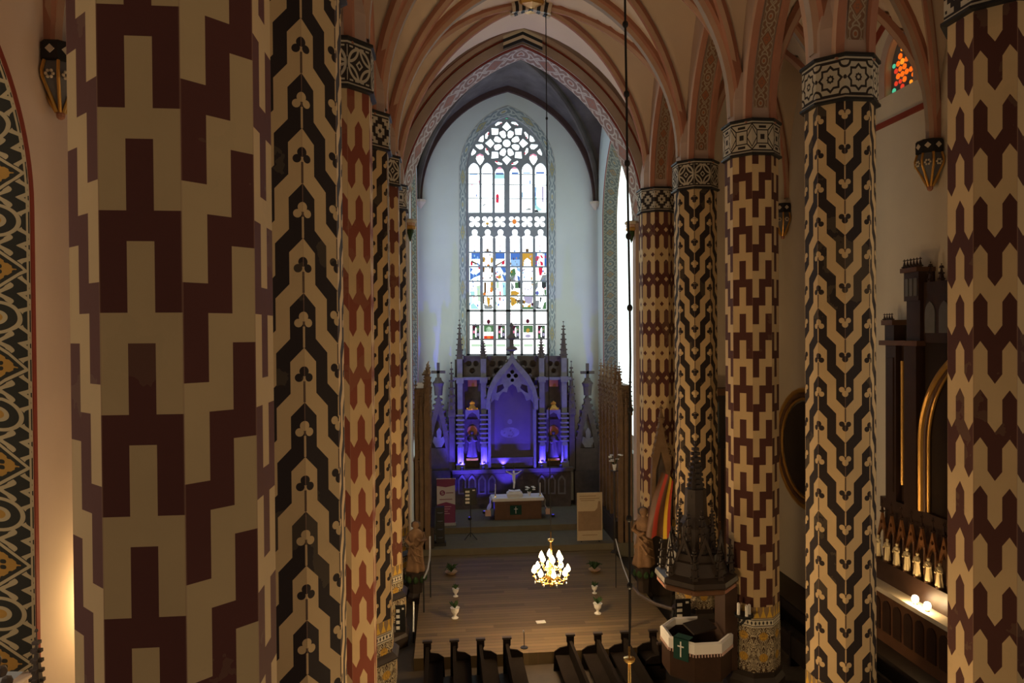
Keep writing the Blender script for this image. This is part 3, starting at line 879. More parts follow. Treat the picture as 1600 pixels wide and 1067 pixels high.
def pane(poly, mat, y=YG, name='pane', parent=None, th=0.02):
    return MB().plate([poly], lambda x, z, d: (x, y+d, z), th).build(name, mat, parent or win)
for poly, kind in holes:
    if kind in ('lancet', 'scene', 'predella'): continue
    pane(grow(poly), G['tipgreen'] if kind == 'tip' else G['white'])
for l, r, t in LX:
    for i, (a, b) in enumerate(((t, 535), (535, 623), (623, 740), (740, 870))):
        pane(W1([(l-3, a), (r+3, a), (r+3, b), (l-3, b)]) if i else W1(head(l-3, r+3, t-3, 64)+[(r+3, b), (l-3, b)]), G['white'])
for l, r in MX:
    c = (l+r)/2
    pane(W2([(l-3, 180), (l-3, 58)]+[(c-30, 30)]+arc(c, 12, 27, 160, 380, 8)+[(c+30, 30), (r+3, 58), (r+3, 180)]), G['white'])
    for a, b in ((180, 300), (300, 422), (422, 545), (545, 664)): pane(W2([(l-3, a), (r+3, a), (r+3, b), (l-3, b)]), G['white'])
for l, r in PX_:
    for a, b in ((672, 787), (787, 910), (910, 1036)): pane(W2([(l-3, a), (r+3, a), (r+3, b), (l-3, b)]), G['warm'])
# saddle bars
bars = [(535, 1), (623, 1), (740, 1), (180, 2), (300, 2), (422, 2), (545, 2), (787, 2), (910, 2)]
for cy, w_ in bars:
    a = Wc(160, cy, 170 if w_ == 1 else 360); b = Wc(830, cy, 170 if w_ == 1 else 360)
    MB().box(((a[0]+b[0])/2, YG-0.09, a[1]), (b[0]-a[0], 0.03, 0.04 if w_ == 1 else 0.085)).build('saddle_bar', M['window_stone'], win)
# coloured glass of the scenes, each piece its own bit of glass
def rect(x0, y0, x1, y1): return [(x0, y0), (x1, y0), (x1, y1), (x0, y1)]
def ell(x, y, a, b, n=12): return [(x+a*math.cos(2*PI*i/n), y+b*math.sin(2*PI*i/n)) for i in range(n)]
pieces2 = [
 ('blue', rect(195, 183, 268, 236)), ('blue', rect(400, 183, 476, 234)), ('blue', rect(524, 183, 602, 240)), ('sky', rect(524, 240, 604, 298)),
 ('blue', rect(730, 183, 748, 296)), ('blue', rect(806, 183, 823, 296)), ('gold', [(618, 184), (664, 176), (712, 184), (712, 296), (696, 296), (694, 250), (664, 226), (636, 250), (634, 296), (618, 296)]),
 ('brown', rect(652, 150, 676, 178)), ('brown', rect(305, 168, 362, 182)), ('brown', rect(322, 150, 340, 170)),
 ('red', ell(198, 272, 10, 20)), ('red', ell(462, 266, 14, 17)), ('brown', [(195, 245), (268, 282), (268, 294), (195, 262)]), ('brown', [(400, 285), (478, 240), (478, 252), (402, 297)]),
 ('blue', [(183, 304), (210, 318), (190, 350), (225, 372), (268, 340), (268, 372), (215, 392), (184, 418)]), ('gold', ell(300, 240, 12, 24)), ('gold', ell(366, 245, 10, 28)),
 ('brown', rect(288, 305, 306, 345)), ('brown', rect(360, 305, 378, 350)), ('blue', [(440, 306), (482, 304), (482, 350), (462, 345)]), ('blue', [(450, 360), (484, 370), (484, 418), (470, 418)]),
 ('gold', ell(430, 385, 18, 16)), ('red', ell(262, 310, 9, 10)), ('red', ell(408, 300, 10, 8)), ('brown', rect(386, 392, 410, 424)),
 ('red', ell(745, 232, 15, 22)), ('pink', [(750, 205), (772, 215), (768, 236), (752, 228)]), ('red', [(768, 200), (790, 206), (800, 236), (782, 226)]), ('red', [(770, 250), (795, 262), (800, 290), (776, 290)]),
 ('red', [(758, 302), (790, 302), (792, 340), (784, 372), (764, 372), (760, 330)]), ('grey', [(790, 370), (823, 365), (823, 415), (770, 418)]), ('green', [(524, 330), (560, 310), (570, 360), (540, 418), (524, 400)]),
 ('sky', [(575, 305), (604, 310), (604, 345), (578, 330)]), ('lilac', [(530, 375), (566, 365), (562, 415), (528, 418)]), ('blue', [(578, 370), (602, 385), (602, 416), (584, 410)]),
 ('teal', rect(190, 505, 225, 543)), ('mint', [(240, 460), (268, 455), (268, 540), (244, 540)]), ('brown', rect(302, 430, 320, 520)), ('gold', rect(357, 428, 378, 500)), ('orange', ell(363, 500, 12, 16)), ('orange', ell(306, 528, 12, 16)),
 ('mint', rect(406, 425, 426, 480)), ('teal', [(455, 430), (482, 430), (484, 540), (462, 540)]), ('red', rect(433, 505, 444, 544)), ('red', [(428, 560), (442, 552), (440, 590), (430, 580)]),
 ('grey', [(530, 426), (556, 470), (540, 500), (526, 480)]), ('gold', [(526, 505), (560, 500), (604, 520), (570, 545), (526, 545)]), ('green', rect(560, 430, 590, 480)), ('dark', [(585, 425), (604, 425), (604, 480), (592, 485)]),
 ('lilac', rect(640, 480, 652, 492)), ('lilac', rect(664, 488, 680, 498)), ('lilac', rect(690, 478, 700, 490)),
 ('blue', ell(748, 520, 14, 18)), ('dark', [(785, 424), (823, 424), (823, 470), (800, 486), (786, 470)]), ('grey', [(730, 440), (755, 425), (752, 470), (734, 500)]), ('green', [(806, 500), (823, 490), (823, 545), (812, 540)]),
 ('teal', [(190, 615), (215, 605), (265, 655), (192, 655)]), ('sky', rect(188, 550, 198, 610)), ('mint', rect(252, 550, 268, 590)), ('gold', [(325, 560), (348, 555), (352, 600), (340, 640), (328, 600)]), ('brown', rect(290, 550, 305, 590)),
 ('grey', [(298, 610), (330, 625), (360, 612), (378, 640), (366, 655), (306, 655)]), ('mint', [(405, 600), (420, 650), (404, 655)]), ('gold', [(526, 550), (560, 560), (580, 600), (540, 632), (526, 615)]), ('brown', [(570, 580), (606, 575), (606, 615), (584, 600)]),
 ('brown', [(618, 570), (650, 590), (646, 612), (618, 606)]), ('lilac', [(632, 548), (712, 548), (706, 600), (676, 612), (648, 600)]), ('maroon', ell(708, 615, 12, 14)), ('gold', ell(680, 630, 16, 9)), ('green', rect(620, 636, 712, 656)),
 ('grey', [(734, 585), (765, 580), (760, 640), (736, 640)]), ('dark', [(770, 550), (785, 560), (778, 600), (768, 590)]), ('green', [(806, 600), (823, 590), (823, 655), (790, 655)]), ('dark', rect(740, 640, 780, 654)),
 ('maroon', ell(340, 760, 15, 20)), ('maroon', ell(668, 756, 15, 19)), ('red', rect(192, 700, 274, 704)), ('red', rect(404, 700, 486, 704)), ('red', rect(524, 694, 606, 698)),
 ('green', rect(300, 792, 382, 846)), ('mint', ell(342, 825, 22, 24)), ('deep_red', rect(300, 878, 384, 908)), ('orange', ell(342, 890, 16, 14)), ('green', rect(632, 792, 712, 850)), ('gold', ell(670, 835, 16, 20)), ('lilac', ell(670, 880, 24, 14)),
]
pieces3 = []
for x in (204, 418, 537, 752):
    pieces2 += [('dark', rect(x, 792, x+60, 905))]
    pieces3 += [('maroon', rect(x+4, 796, x+24, 822)), ('green', rect(x+36, 800, x+56, 842)), ('white', [(x+30, 806), (x+36, 822), (x+34, 890), (x+26, 890), (x+24, 822)]), ('pink', ell(x+14, 846, 8, 12)), ('lilac', ell(x+48, 868, 8, 14)), ('green', rect(x+5, 868, x+20, 900)), ('pink', ell(x+46, 824, 5, 6))]
for l, r in PX_: pieces2 += [('mint', rect(l+6, 948, r-6, 970)), ('grey', rect(l+6, 1012, r-6, 1017))]
for x in (232, 445, 567, 778): pieces2 += [('lilac', [(x-14, 770), (x, 750), (x+14, 770), (x, 785), (x, 777), (x+7, 769), (x, 759), (x-7, 769), (x, 777), (x, 785)])]
for x in (222, 437, 558, 771): pieces2 += [('pink', ell(x, 128, 6, 5, 6)), ('blue', rect(x-9, 164, x+9, 172)), ('blue', rect(x-3, 158, x+3, 182))]
for x in (190, 255, 300, 365, 402, 470, 525, 592, 632, 700, 742, 805): pieces2 += [('pink', rect(x-6, 90, x+6, 95))]
pieces1 = [('sky', rect(180, 530, 248, 545)), ('sky', rect(292, 528, 362, 540)), ('blue', rect(400, 526, 466, 542)), ('teal', rect(388, 542, 474, 575)), ('blue', rect(535, 522, 590, 535)), ('sky', rect(630, 522, 690, 534)), ('blue', rect(738, 520, 806, 534)),
 ('pink', [(256, 590), (268, 592), (266, 620), (258, 612)]), ('pink', rect(190, 624, 210, 629)), ('red', [(402, 712), (418, 700), (428, 720), (424, 780), (402, 776)]), ('pink', rect(470, 684, 476, 712)), ('blue', rect(682, 590, 692, 622)),
 ('sky', [(722, 640), (742, 650), (738, 710), (724, 708)]), ('teal', [(724, 720), (742, 730), (746, 800), (792, 840), (760, 846), (726, 824)]), ('blue', rect(724, 690, 736, 800)), ('lilac', [(786, 640), (800, 640), (800, 775), (788, 770)]), ('sky', rect(616, 690, 628, 735)),
 ('dark', [(720, 838), (750, 836), (764, 858), (722, 858)]), ('grey', [(640, 838), (680, 820), (704, 834), (690, 838)]), ('grey', [(284, 800), (316, 782), (312, 796), (290, 806)]), ('blue', [(234, 706), (244, 708), (244, 728), (236, 726)]),
 ('orange', ell(556, 935, 20, 22)), ('gold', ell(330, 952, 14, 12)), ('red', ell(206, 412, 9, 9)), ('red', ell(778, 422, 9, 9)), ('tipgreen', [(372, 455), (405, 455), (388, 474)]), ('tipgreen', [(580, 455), (610, 455), (594, 474)]),
 ('pink', [(236, 378), (266, 364), (298, 378), (290, 392), (266, 376), (244, 392)]), ('pink', [(682, 378), (712, 364), (744, 378), (738, 392), (712, 376), (690, 392)]), ('pink', head(394, 470, 478, 16)), ('pink', head(516, 596, 478, 16))]
rg = random.Random(11)
pal = [['blue', 'sky', 'blue', 'red', 'teal'], ['gold', 'brown', 'orange', 'brown', 'grey'], ['blue', 'teal', 'mint', 'red', 'blue'], ['blue', 'green', 'grey', 'gold', 'brown'], ['lilac', 'sky', 'grey', 'gold'], ['red', 'grey', 'blue', 'dark', 'green']]
for i, (l, r) in enumerate(MX):
    for q in range(34):
        y = rg.uniform(190, 645); e_ = rg.random()**1.7*(0.42 if i != 4 else 0.22)*(r-l)
        x = l+9+e_ if rg.random() < 0.5 else r-9-e_
        s_ = rg.uniform(5, 11); n_s = rg.randint(4, 6); ph = rg.uniform(0, 6.28)
        pieces2.append((rg.choice(pal[i]), [(x+s_*0.7*math.cos(ph+2*PI*k/n_s), y+s_*1.25*math.sin(ph+2*PI*k/n_s)) for k in range(n_s)]))
for nm, pl in pieces2: pane(W2(pl), G[nm], YG-0.03, 'coloured_glass')
for nm, pl in pieces3: pane(W2(pl), G[nm], YG-0.055, 'coloured_glass')
for nm, pl in pieces1: pane(W1(pl), G[nm], YG-0.03, 'coloured_glass')
for k in range(8):
    a = 45*k+22.5
    pane(W1([pol(168, a+2), pol(170, a+11), pol(178, a+11), pol(180, a+4)]), G['red'], YG-0.03, 'coloured_glass')
    pane(W1([pol(100, a+17), pol(116, a+9), pol(104, a+8)]), G['pink'], YG-0.03, 'coloured_glass')
# painted border on the wall around the window
def border_strip(inn, out, y, mat, name, parent, vs=1.0):
    vv, ff, uu = [], [], []; L = 0
    n = len(inn)
    for i in range(n):
        if i: L1 = L+((Vector(inn[i])-Vector(inn[i-1])).length+(Vector(out[i])-Vector(out[i-1])).length)/2
        vv += [(inn[i][0], y, inn[i][1]), (out[i][0], y, out[i][1])]
        if i:
            k_ = len(vv); ff.append((k_-4, k_-2, k_-1, k_-3)); uu.append([(0, L*vs), (0, L1*vs), (1, L1*vs), (1, L*vs)]); L = L1
    return MB().add(vv, ff, 0, uu).build(name, mat, parent)
inn = [O_in[-1]]+O_in[:-2]+[O_in[-2]]; out = [O_out[-1]]+O_out[:-2]+[O_out[-2]]
border_strip(inn, out, YBACK-0.012, M['border'], 'painted_border', win)
wb = MB().plate([[(CHL-0.3, 0), (CHR+0.3, 0), (CHR+0.3, 14.9+H), (CHL-0.3, 14.9+H)], O_in], lambda x, z, d: (x, YBACK+d, z), 0.45).build('wall_back', M['chancel_plaster'])
struct(wb, 'white end wall of the chancel around the great window')
# small pointed window in the right aisle
sw_ = bpy.data.objects.new('window_2', None); COL.objects.link(sw_); struct(sw_, 'small pointed window with glowing red and orange glass')
lo = lancet(RW_Y, 0.72, RW_Z, RW_Z+0.75, 1.25); li = lancet(RW_Y, 0.62, RW_Z+0.1, RW_Z+0.75, 1.1)
MB().plate([lo], lambda y, z, d: (WAR+0.20+d, y, z), 0.06).build('lead_field', M['stone'], sw_)
random.seed(3)
gl('ember', (1.0, 0.16, 0.01), 1.0); gl('flame', (1.0, 0.30, 0.02), 1.1)
cols = ['deep_red', 'ember', 'deep_red', 'ember', 'flame']
for i in range(9):
    for j in range(6):
        y = RW_Y-0.55+j*0.22+(0.11 if i % 2 else 0); z = RW_Z+0.14+i*0.21
        a_ok = abs(y-RW_Y) < 0.60 and z-RW_Z < 0.72+pz(y-RW_Y, 0.62, 1.1)
        if not a_ok or random.random() < 0.22: continue
        edge = abs(y-RW_Y) > 0.48 or z-RW_Z > 1.55
        nm = 'tipgreen' if edge and random.random() < 0.6 else random.choice(cols)
        rr = random.uniform(0.07, 0.105)
        MB().plate([[(y+rr*math.cos(2*PI*q/7), z+rr*math.sin(2*PI*q/7)) for q in range(7)]], lambda a, b, d: (WAR+0.17+d, a, b), 0.03).build('coloured_glass', G[nm], sw_)
fr = MB(); fr.sweep([(WAR, y, z) for y, z in lo], [(-0.04, -0.02), (0.05, -0.02), (0.05, -0.34), (-0.04, -0.34)], (1, 0, 0), 0, True); fr.build('painted_surround', M['rib_pink'], sw_)
fr = MB(); fr.box((WAR-0.05, RW_Y+0.1, RW_Z-0.95), (0.14, 3.9, 0.16)); fr.build('sill_moulding', M['line_red'], sw_)
# painted wall arch over it
fr = MB(); fr.sweep([(WAR, RW_Y+0.6+y, RW_Z-0.8+z) for y, z in arch_pts(2.0, 3.2, 12)], [(-0.03, 0.0), (0.02, 0.0), (0.02, -0.3), (-0.03, -0.3)], (1, 0, 0), 0, True); fr.build('painted_arch', M['line_red'], sw_)
# ------------------------------------------------------------------ furnishings: helpers
def pbox(mb, x0, y0, x1, y1, Y, dep, mi=0):
    """box whose front, at distance Y, covers the photo rectangle"""
    a, b = P(x0, y1, Y), P(x1, y0, Y)
    return mb.box2((a.x, Y, a.z), (b.x, Y+dep, b.z), mi)
def pplate(mb, loops, Y, dep, mi=0):
    ls = [[(P(x, y, Y).x, P(x, y, Y).z) for x, y in l] for l in loops]
    return mb.plate(ls, lambda x, z, d: (x, Y+d, z), dep, mi)
def pin(mb, x, y, z0, z1, w, mi=0, cro=5, cross=False):
    """crocketed pinnacle"""
    R = w*0.7071
    mb.rings([[(x+R*s_*math.cos(PI/4+j*PI/2), y+R*s_*math.sin(PI/4+j*PI/2), z0+(z1-z0)*t) for j in range(4)] for s_, t in ((1, 0), (1.0, 0.04), (0.08, 0.92), (0.05, 1.0))], mi=mi)
    for q in range(cro):
        t = 0.12+0.68*q/max(1, cro-1); r = w*0.5*(1-t)+0.03
        c = w*0.16+0.02
        for dx, dy in ((1, 0), (-1, 0), (0, -1)): mb.box((x+dx*r, y+dy*r, z0+(z1-z0)*t), (c*1.3, c*1.3, c), 0, mi)
    s_ = w*0.34+0.03
    mb.box((x, y, z0+(z1-z0)*0.88), (s_, s_, s_*0.5), 0, mi); mb.ball((x, y, z1), s_*0.3, 6, 4, mi)
    if cross: mb.box((x, y, z1-0.02), (w*1.3, w*0.35, w*0.35), 0, mi)
def statue(mb, c, h, mi=0, seed=0, rz=0.0, arm=True):
    """robed standing figure, h tall, one mesh"""
    rnd = random.Random(seed); n = 28
    prof = [(0.165, 0.0), (0.18, 0.03), (0.165, 0.12), (0.15, 0.22), (0.14, 0.32), (0.135, 0.42), (0.118, 0.52), (0.125, 0.60), (0.14, 0.68), (0.150, 0.76), (0.12, 0.81), (0.085, 0.835), (0.048, 0.855), (0.045, 0.87), (0.062, 0.90), (0.070, 0.94), (0.055, 0.98), (0.02, 1.0)]
    R = []
    for r, z in prof:
        ring = []
        for j in range(n):
            a = 2*PI*j/n
            fold = 1+(0.16*math.sin(a*5+seed+z*2.2)+0.09*math.sin(a*8+z*5))*(1 if z < 0.55 else (0.5 if z < 0.8 else 0.0))
            sy_ = 0.72 if z < 0.84 else 1.0
            x, y = r*fold*math.cos(a)*h, r*fold*sy_*math.sin(a)*h
            ring.append((c[0]+x*math.cos(rz)-y*math.sin(rz), c[1]+x*math.sin(rz)+y*math.cos(rz), c[2]+z*h))
        R.append(ring)
    mb.rings(R, mi=mi)
    if arm:
        for s_ in (-1, 1):
            pts = [(s_*0.14, 0, 0.78), (s_*0.19, -0.04, 0.64), (s_*0.10, -0.14, 0.58+0.06*(s_ > 0)), (s_*0.03, -0.17, 0.62+0.08*(s_ > 0))]
            mb.tube([(c[0]+(x*math.cos(rz)-y*math.sin(rz))*h, c[1]+(x*math.sin(rz)+y*math.cos(rz))*h, c[2]+z*h) for x, y, z in pts], [0.042*h, 0.045*h, 0.038*h, 0.022*h], 7, mi)
def lamp(kind, loc, energy, color, parent, soft=0.1, rot=None, angle=None, blend=0.6):
    l = bpy.data.lights.new('lamp_light', kind); l.energy = energy; l.color = color; l.shadow_soft_size = soft
    if angle: l.spot_size = angle; l.spot_blend = blend
    o = bpy.data.objects.new('lamp_light', l); COL.objects.link(o); o.location = loc
    if rot is not None: o.rotation_euler = Vector(rot).to_track_quat('-Z', 'Y').to_euler()
    if parent is not None: attach(o, parent)
    return o

# ------------------------------------------------------------------ wall corbels carrying the aisle ribs
def wall_corbel(x, y, zt_, sg, label):
    t = thing('corbel', label, 'corbel', (x, y, zt_-1.55), 'painted wall corbels')
    cx = x-sg*0.22
    mb = MB(); mb.lathe((cx, y, zt_-0.42), [(0.36, 0), (0.40, 0.03), (0.40, 0.37), (0.36, 0.42)], 8, PI/8); 
    o = mb.build('neck_band', M['black'], t)
    mb = MB()
    for k in range(8):
        a = k*PI/4; mb.box((cx+0.385*math.cos(a), y+0.385*math.sin(a), zt_-0.2), (0.02, 0.13, 0.13), a, 0, ('X', PI/4))
    build_each(mb, 'painted_lozenge', M['plaster'], o)
    mb = MB(); mb.lathe((cx, y, zt_-1.4), [(0.05, 0.0), (0.10, 0.1), (0.22, 0.32), (0.38, 0.62), (0.40, 0.75), (0.34, 0.98)], 8, PI/8); mb.build('bulb', M['stone'], t)
    mb = MB()
    for k in range(8):
        a = PI/8+k*PI/4
        mb.tube([(cx+r*math.cos(a), y+r*math.sin(a), zt_-1.4+z) for r, z in ((0.08, 0.0), (0.24, 0.32), (0.40, 0.62), (0.42, 0.76), (0.36, 0.98))], 0.035, 6)
    build_each(mb, 'gilt_rib', M['gold'], t)
    mb = MB()
    for k in range(8):
        a = k*PI/4
        for j in range(6): 
            b = j*PI/3; r = 0.375+0.03; q = 0.07
            tx, ty = -math.sin(a), math.cos(a)
            mb.ball((cx+r*math.cos(a)+tx*q*math.cos(b), y+r*math.sin(a)+ty*q*math.cos(b), zt_-0.72+q*math.sin(b)), 0.035, 6, 4)
    build_each(mb, 'painted_flower', M['plaster'], t)
    mb = MB(); mb.ball((cx, y, zt_-1.45), (0.09, 0.09, 0.10), 8, 6); mb.build('knob', M['rib_red'], t)
ZCB = 5.85+H
wall_corbel(WAL, YK(2), ZCB+0.25, -1, 'painted corbel with gilt ribs high on the left aisle wall')
wall_corbel(WAR, YK(3), ZCB, 1, 'gilded painted corbel on the right wall beside the dark red column')
wall_corbel(WAR, YK(5), ZCB-0.2, 1, 'small dark corbel on the right wall between two columns')

# ------------------------------------------------------------------ high altar reredos
YR = 39.9
rr_ = thing('reredos', 'tall carved gothic altarpiece glowing blue under the great window', 'altarpiece', (P(799, 800, YR).x, YR, ZALT))
RZ = lambda y: P(800, y, YR).z
RXx = lambda x: P(x, 650, YR).x
mb = MB(); pbox(mb, 708, 737, 892, 818, YR-0.15, 1.2); mb.box2((RXx(706), YR-0.35, RZ(737)), (RXx(894), YR+1.0, RZ(731))); mb.build('base', M['carved'], rr_)
for i in range(11):
    x = 716+i*15.6
    if 770 < x+6 < 832: continue
    mb = MB(); pplate(mb, [[(x, 772), (x, 750), (x+3, 745), (x+6, 742), (x+9, 745), (x+12, 750), (x+12, 772)], [(x+2, 770), (x+10, 770), (x+10, 751), (x+6, 746), (x+2, 751)]], YR-0.24, 0.1); mb.build('base_arcade', M['carved_lt'], rr_)
mb = MB(); pbox(mb, 712, 560, 888, 731, YR+0.5, 0.3); mb.build('back_wall', M['carved'], rr_)
for xc, yt in ((719, 500), (756, 530), (847, 528), (882, 503)):
    p = thing
    mb = MB(); X_ = RXx(xc)
    mb.box2((X_-0.15, YR, RZ(731)), (X_+0.15, YR+0.5, RZ(560)))
    mb.box2((X_-0.24, YR-0.1, RZ(736)), (X_+0.24, YR+0.5, RZ(722)))
    mb.box2((X_-0.21, YR-0.08, RZ(598)), (X_+0.21, YR+0.5, RZ(589)))
    pr = mb.build('buttress', M['carved_lt'], rr_)
    mb = MB(); pin(mb, X_, YR+0.2, RZ(562), RZ(yt), 0.36, 0, 6); mb.build('pinnacle', M['carved'], pr)
    mb = MB()
    for q in range(7): mb.box((X_, YR+0.02, RZ(690)+q*0.26), (0.46, 0.3, 0.09))
    for s_ in (-1, 1): mb.tube([(X_+s_*0.13, YR-0.05, RZ(722)), (X_+s_*0.13, YR-0.05, RZ(696))], 0.06, 6)
    mb.lathe((X_, YR, RZ(697)), [(0.24, 0), (0.05, 0.6)], 4, PI/4)
    mb.build('shafts', M['carved_lt'], pr)
# ogee canopy with cusped tracery and finial
og = [(763, 640), (763, 624), (767, 608), (776, 590), (786, 578), (794, 569), (800, 556)]
ogo = [(760, 640), (760, 624), (764, 606), (773, 588), (784, 575), (793, 566), (800, 552)]
def mirror(l): return [(1601-x, y) for x, y in l]
mb = MB(); pplate(mb, [ogo+mirror(ogo)[::-1][1:]+[(837, 640)]+[(801+801-800-x+0, y) for x, y in []]+mirror([(766, 640), (766, 625), (770, 610), (779, 594), (789, 582), (796, 574), (800.5, 567)])+[(796, 574), (789, 582), (779, 594), (770, 610), (766, 625), (766, 640)]], YR-0.35, 0.5); mb.build('ogee_arch', M['carved_lt'], rr_)
inner = [(766, 642), (767, 630), (772, 624), (778, 626), (781, 618), (786, 612), (792, 613), (794, 605), (800.5, 600)]
outer_ = [(766, 628), (770, 610), (779, 594), (789, 582), (796, 574), (800.5, 568)]
circ = lambda x, y, r, n=10: [(x+r*math.cos(2*PI*i/n), y+r*math.sin(2*PI*i/n)) for i in range(n)]
mb = MB(); pplate(mb, [outer_+mirror(outer_)[::-1][1:]+mirror(inner)+inner[::-1][1:], circ(795, 587, 3.6), circ(806, 587, 3.6), circ(800.5, 581, 3.2), circ(800.5, 594, 2.8), [(777, 603), (786, 600), (788, 606), (781, 612), (776, 614)], mirror([(777, 603), (786, 600), (788, 606), (781, 612), (776, 614)])], YR-0.2, 0.22); mb.build('cusped_tracery', M['carved_lt'], rr_)
mb = MB(); X_ = RXx(800)
mb.lathe((X_, YR-0.1, RZ(560)), [(0.10, 0), (0.12, 0.4), (0.35, 0.5), (0.30, 0.62), (0.12, 0.7), (0.12, 1.05), (0.28, 1.15), (0.24, 1.25), (0.10, 1.4), (0.07, 1.75), (0.13, 1.85), (0.03, 2.05)], 8); mb.build('finial', M['carved'], rr_)
mb = MB()
for l in (ogo, mirror(ogo)):
    for q in range(1, 6):
        x, y = l[q]; p = P(x, y, YR-0.2); mb.ball((p.x, p.y, p.z+0.06), (0.13, 0.13, 0.10), 6, 5)
build_each(mb, 'crockets', M['carved'], rr_)
for s_ in (0, 1):
    l = [(763, 731), (763, 640), (767, 640), (767, 731)]
    mb = MB(); pplate(mb, [l if not s_ else mirror(l)], YR-0.3, 0.6); mb.build('jamb', M['carved_lt'], rr_)
mpt = Mat('dark altar painting', 0.6, 0.3); xx, yy, zz = mpt.pos()
px0, pz0 = P(797, 672, YR).x, P(797, 676, YR).z
fig = hyp((xx-px0)*0.55, zz-pz0).lt(0.30)*mpt.noise(5, 3).gt(0.42)
fig2 = hyp(xx-px0, zz-pz0-0.62).lt(0.14)
cpt = mpt.mix((0.07, 0.05, 0.07), (0.13, 0.10, 0.12), mpt.noise(0.9, 4)); cpt = mpt.mix(cpt, (0.20, 0.18, 0.22), (fig+fig2).min(1.0)*mpt.noise(2.5, 4)*1.1)
mb = MB(); pbox(mb, 767, 596, 834, 716, YR+0.1, 0.06); mb.build('painting', mpt.finish(cpt), rr_)
mb = MB(); pbox(mb, 765, 714, 837, 731, YR-0.2, 0.6); mb.build('sill', M['carved'], rr_)
for x0, x1 in ((727, 749), (854, 876)):
    xm = (x0+x1)/2
    mb = MB(); pplate(mb, [[(x0, 655), (x0, 640), (x1, 640), (x1, 655), (x1-2, 655), (x1-5, 648), (xm, 644), (x0+5, 648), (x0+2, 655)]], YR+0.05, 0.3); mb.build('niche_arch', M['carved_lt'], rr_)
    mb = MB(); pbox(mb, x0, 655, x1, 731, YR+0.42, 0.06); mb.build('niche_back', M['carved'], rr_)
    mb = MB(); pplate(mb, [circ(xm, 673, 8, 14)], YR+0.38, 0.04); mb.build('niche_disc', M['orange'], rr_)
    mb = MB(); pplate(mb, [[(xm-7, 604), (xm-7, 594), (xm, 590), (xm+7, 594), (xm+7, 604)]], YR+0.4, 0.06); mb.build('upper_panel', M['orange'], rr_)
    mb = MB(); pbox(mb, x0+2, 716, x1-2, 720, YR+0.1, 0.3); mb.build('gilt_ledge', M['gold'], rr_)
    mb = MB(); c = P(xm, 714, YR+0.25); statue(mb, (c.x, YR+0.25, c.z), 1.5, 0, int(xm)); mb.build('niche_figure', M['carved'], rr_, True)
    mb = MB(); c = P(xm, 640, YR+0.1); pin(mb, c.x, YR+0.15, c.z, c.z+0.45, 0.5, 0, 2); mb.build('niche_finial', M['gold'], rr_)
mb = MB()
for x0, x1 in ((708, 766), (836, 893)): pbox(mb, x0, 589, x1, 594, YR-0.02, 0.55)
build_each(mb, 'cornice', M['carved_lt'], rr_)
mb = MB()
for x0, x1 in ((724, 752), (760, 792), (808, 843), (852, 878)):
    w_ = x1-x0; pplate(mb, [[(x0, 590), (x0, 556), (x1, 556), (x1, 590)], circ(x0+w_*0.3, 568, w_*0.16), circ(x0+w_*0.7, 568, w_*0.16), circ(x0+w_*0.5, 579, w_*0.16)], YR+0.25, 0.1)
build_each(mb, 'tracery_crest', M['carved'], rr_)
# side wings with gable, cross and flanking pinnacle
for sgn, gx, px_ in ((-1, 685, 706), (1, 918, 894)):
    g = [(gx-18, 735), (gx-18, 690), (gx-9, 648), (gx, 612), (gx+9, 648), (gx+18, 690), (gx+18, 735)]
    gh = [(gx-11, 700), (gx-6, 668), (gx, 646), (gx+6, 668), (gx+11, 700)]
    mb = MB(); pplate(mb, [g, gh], YR+0.1, 0.35); wg = mb.build('side_gable', M['carved'], rr_)
    mb = MB(); pbox(mb, gx-12, 640, gx+12, 702, YR+0.3, 0.05); mb.build('gable_panel', M['carved_lt'] if sgn > 0 else M['carved'], wg)
    mb = MB(); pplate(mb, [[(gx-9, 690), (gx-7, 682), (gx-2, 684), (gx-3, 674), (gx+1, 668), (gx+5, 674), (gx+4, 684), (gx+8, 682), (gx+10, 690), (gx+5, 699), (gx-4, 699)]], YR+0.04, 0.08); mb.build('gable_ornament', M['carved_lt'], wg)
    mb = MB()
    for l in (g[1:4], g[3:6]):
        for a, b in zip(l, l[1:]):
            for q in range(4):
                t = (q+0.5)/4; p = P(a[0]+(b[0]-a[0])*t, a[1]+(b[1]-a[1])*t, YR+0.2); mb.ball((p.x, p.y, p.z+0.05), (0.13, 0.13, 0.11), 6, 4)
    build_each(mb, 'crockets', M['carved'], wg)
    mb = MB(); c = P(gx, 612, YR+0.25)
    mb.lathe((c.x, YR+0.25, c.z-0.2), [(0.22, 0), (0.26, 0.5), (0.34, 0.7), (0.20, 0.85), (0.16, 1.0)], 8)
    mb.box((c.x, YR+0.25, c.z+1.15), (0.16, 0.14, 1.0)); mb.box((c.x, YR+0.25, c.z+1.12), (0.80, 0.14, 0.16)); mb.build('cross_finial', M['carved'], wg)
    mb = MB(); pin(mb, P(px_, 650, YR).x, YR+0.2, RZ(650), RZ(566), 0.42, 0, 6); mb.box2((P(px_, 650, YR).x-0.16, YR+0.05, RZ(735)), (P(px_, 650, YR).x+0.16, YR+0.4, RZ(650))); mb.build('pinnacle_post', M['carved'], rr_)
    mb = MB(); pbox(mb, gx-19, 735, gx+19, 812, YR+0.05, 0.5); mb.build('wing_base', M['carved'], rr_)

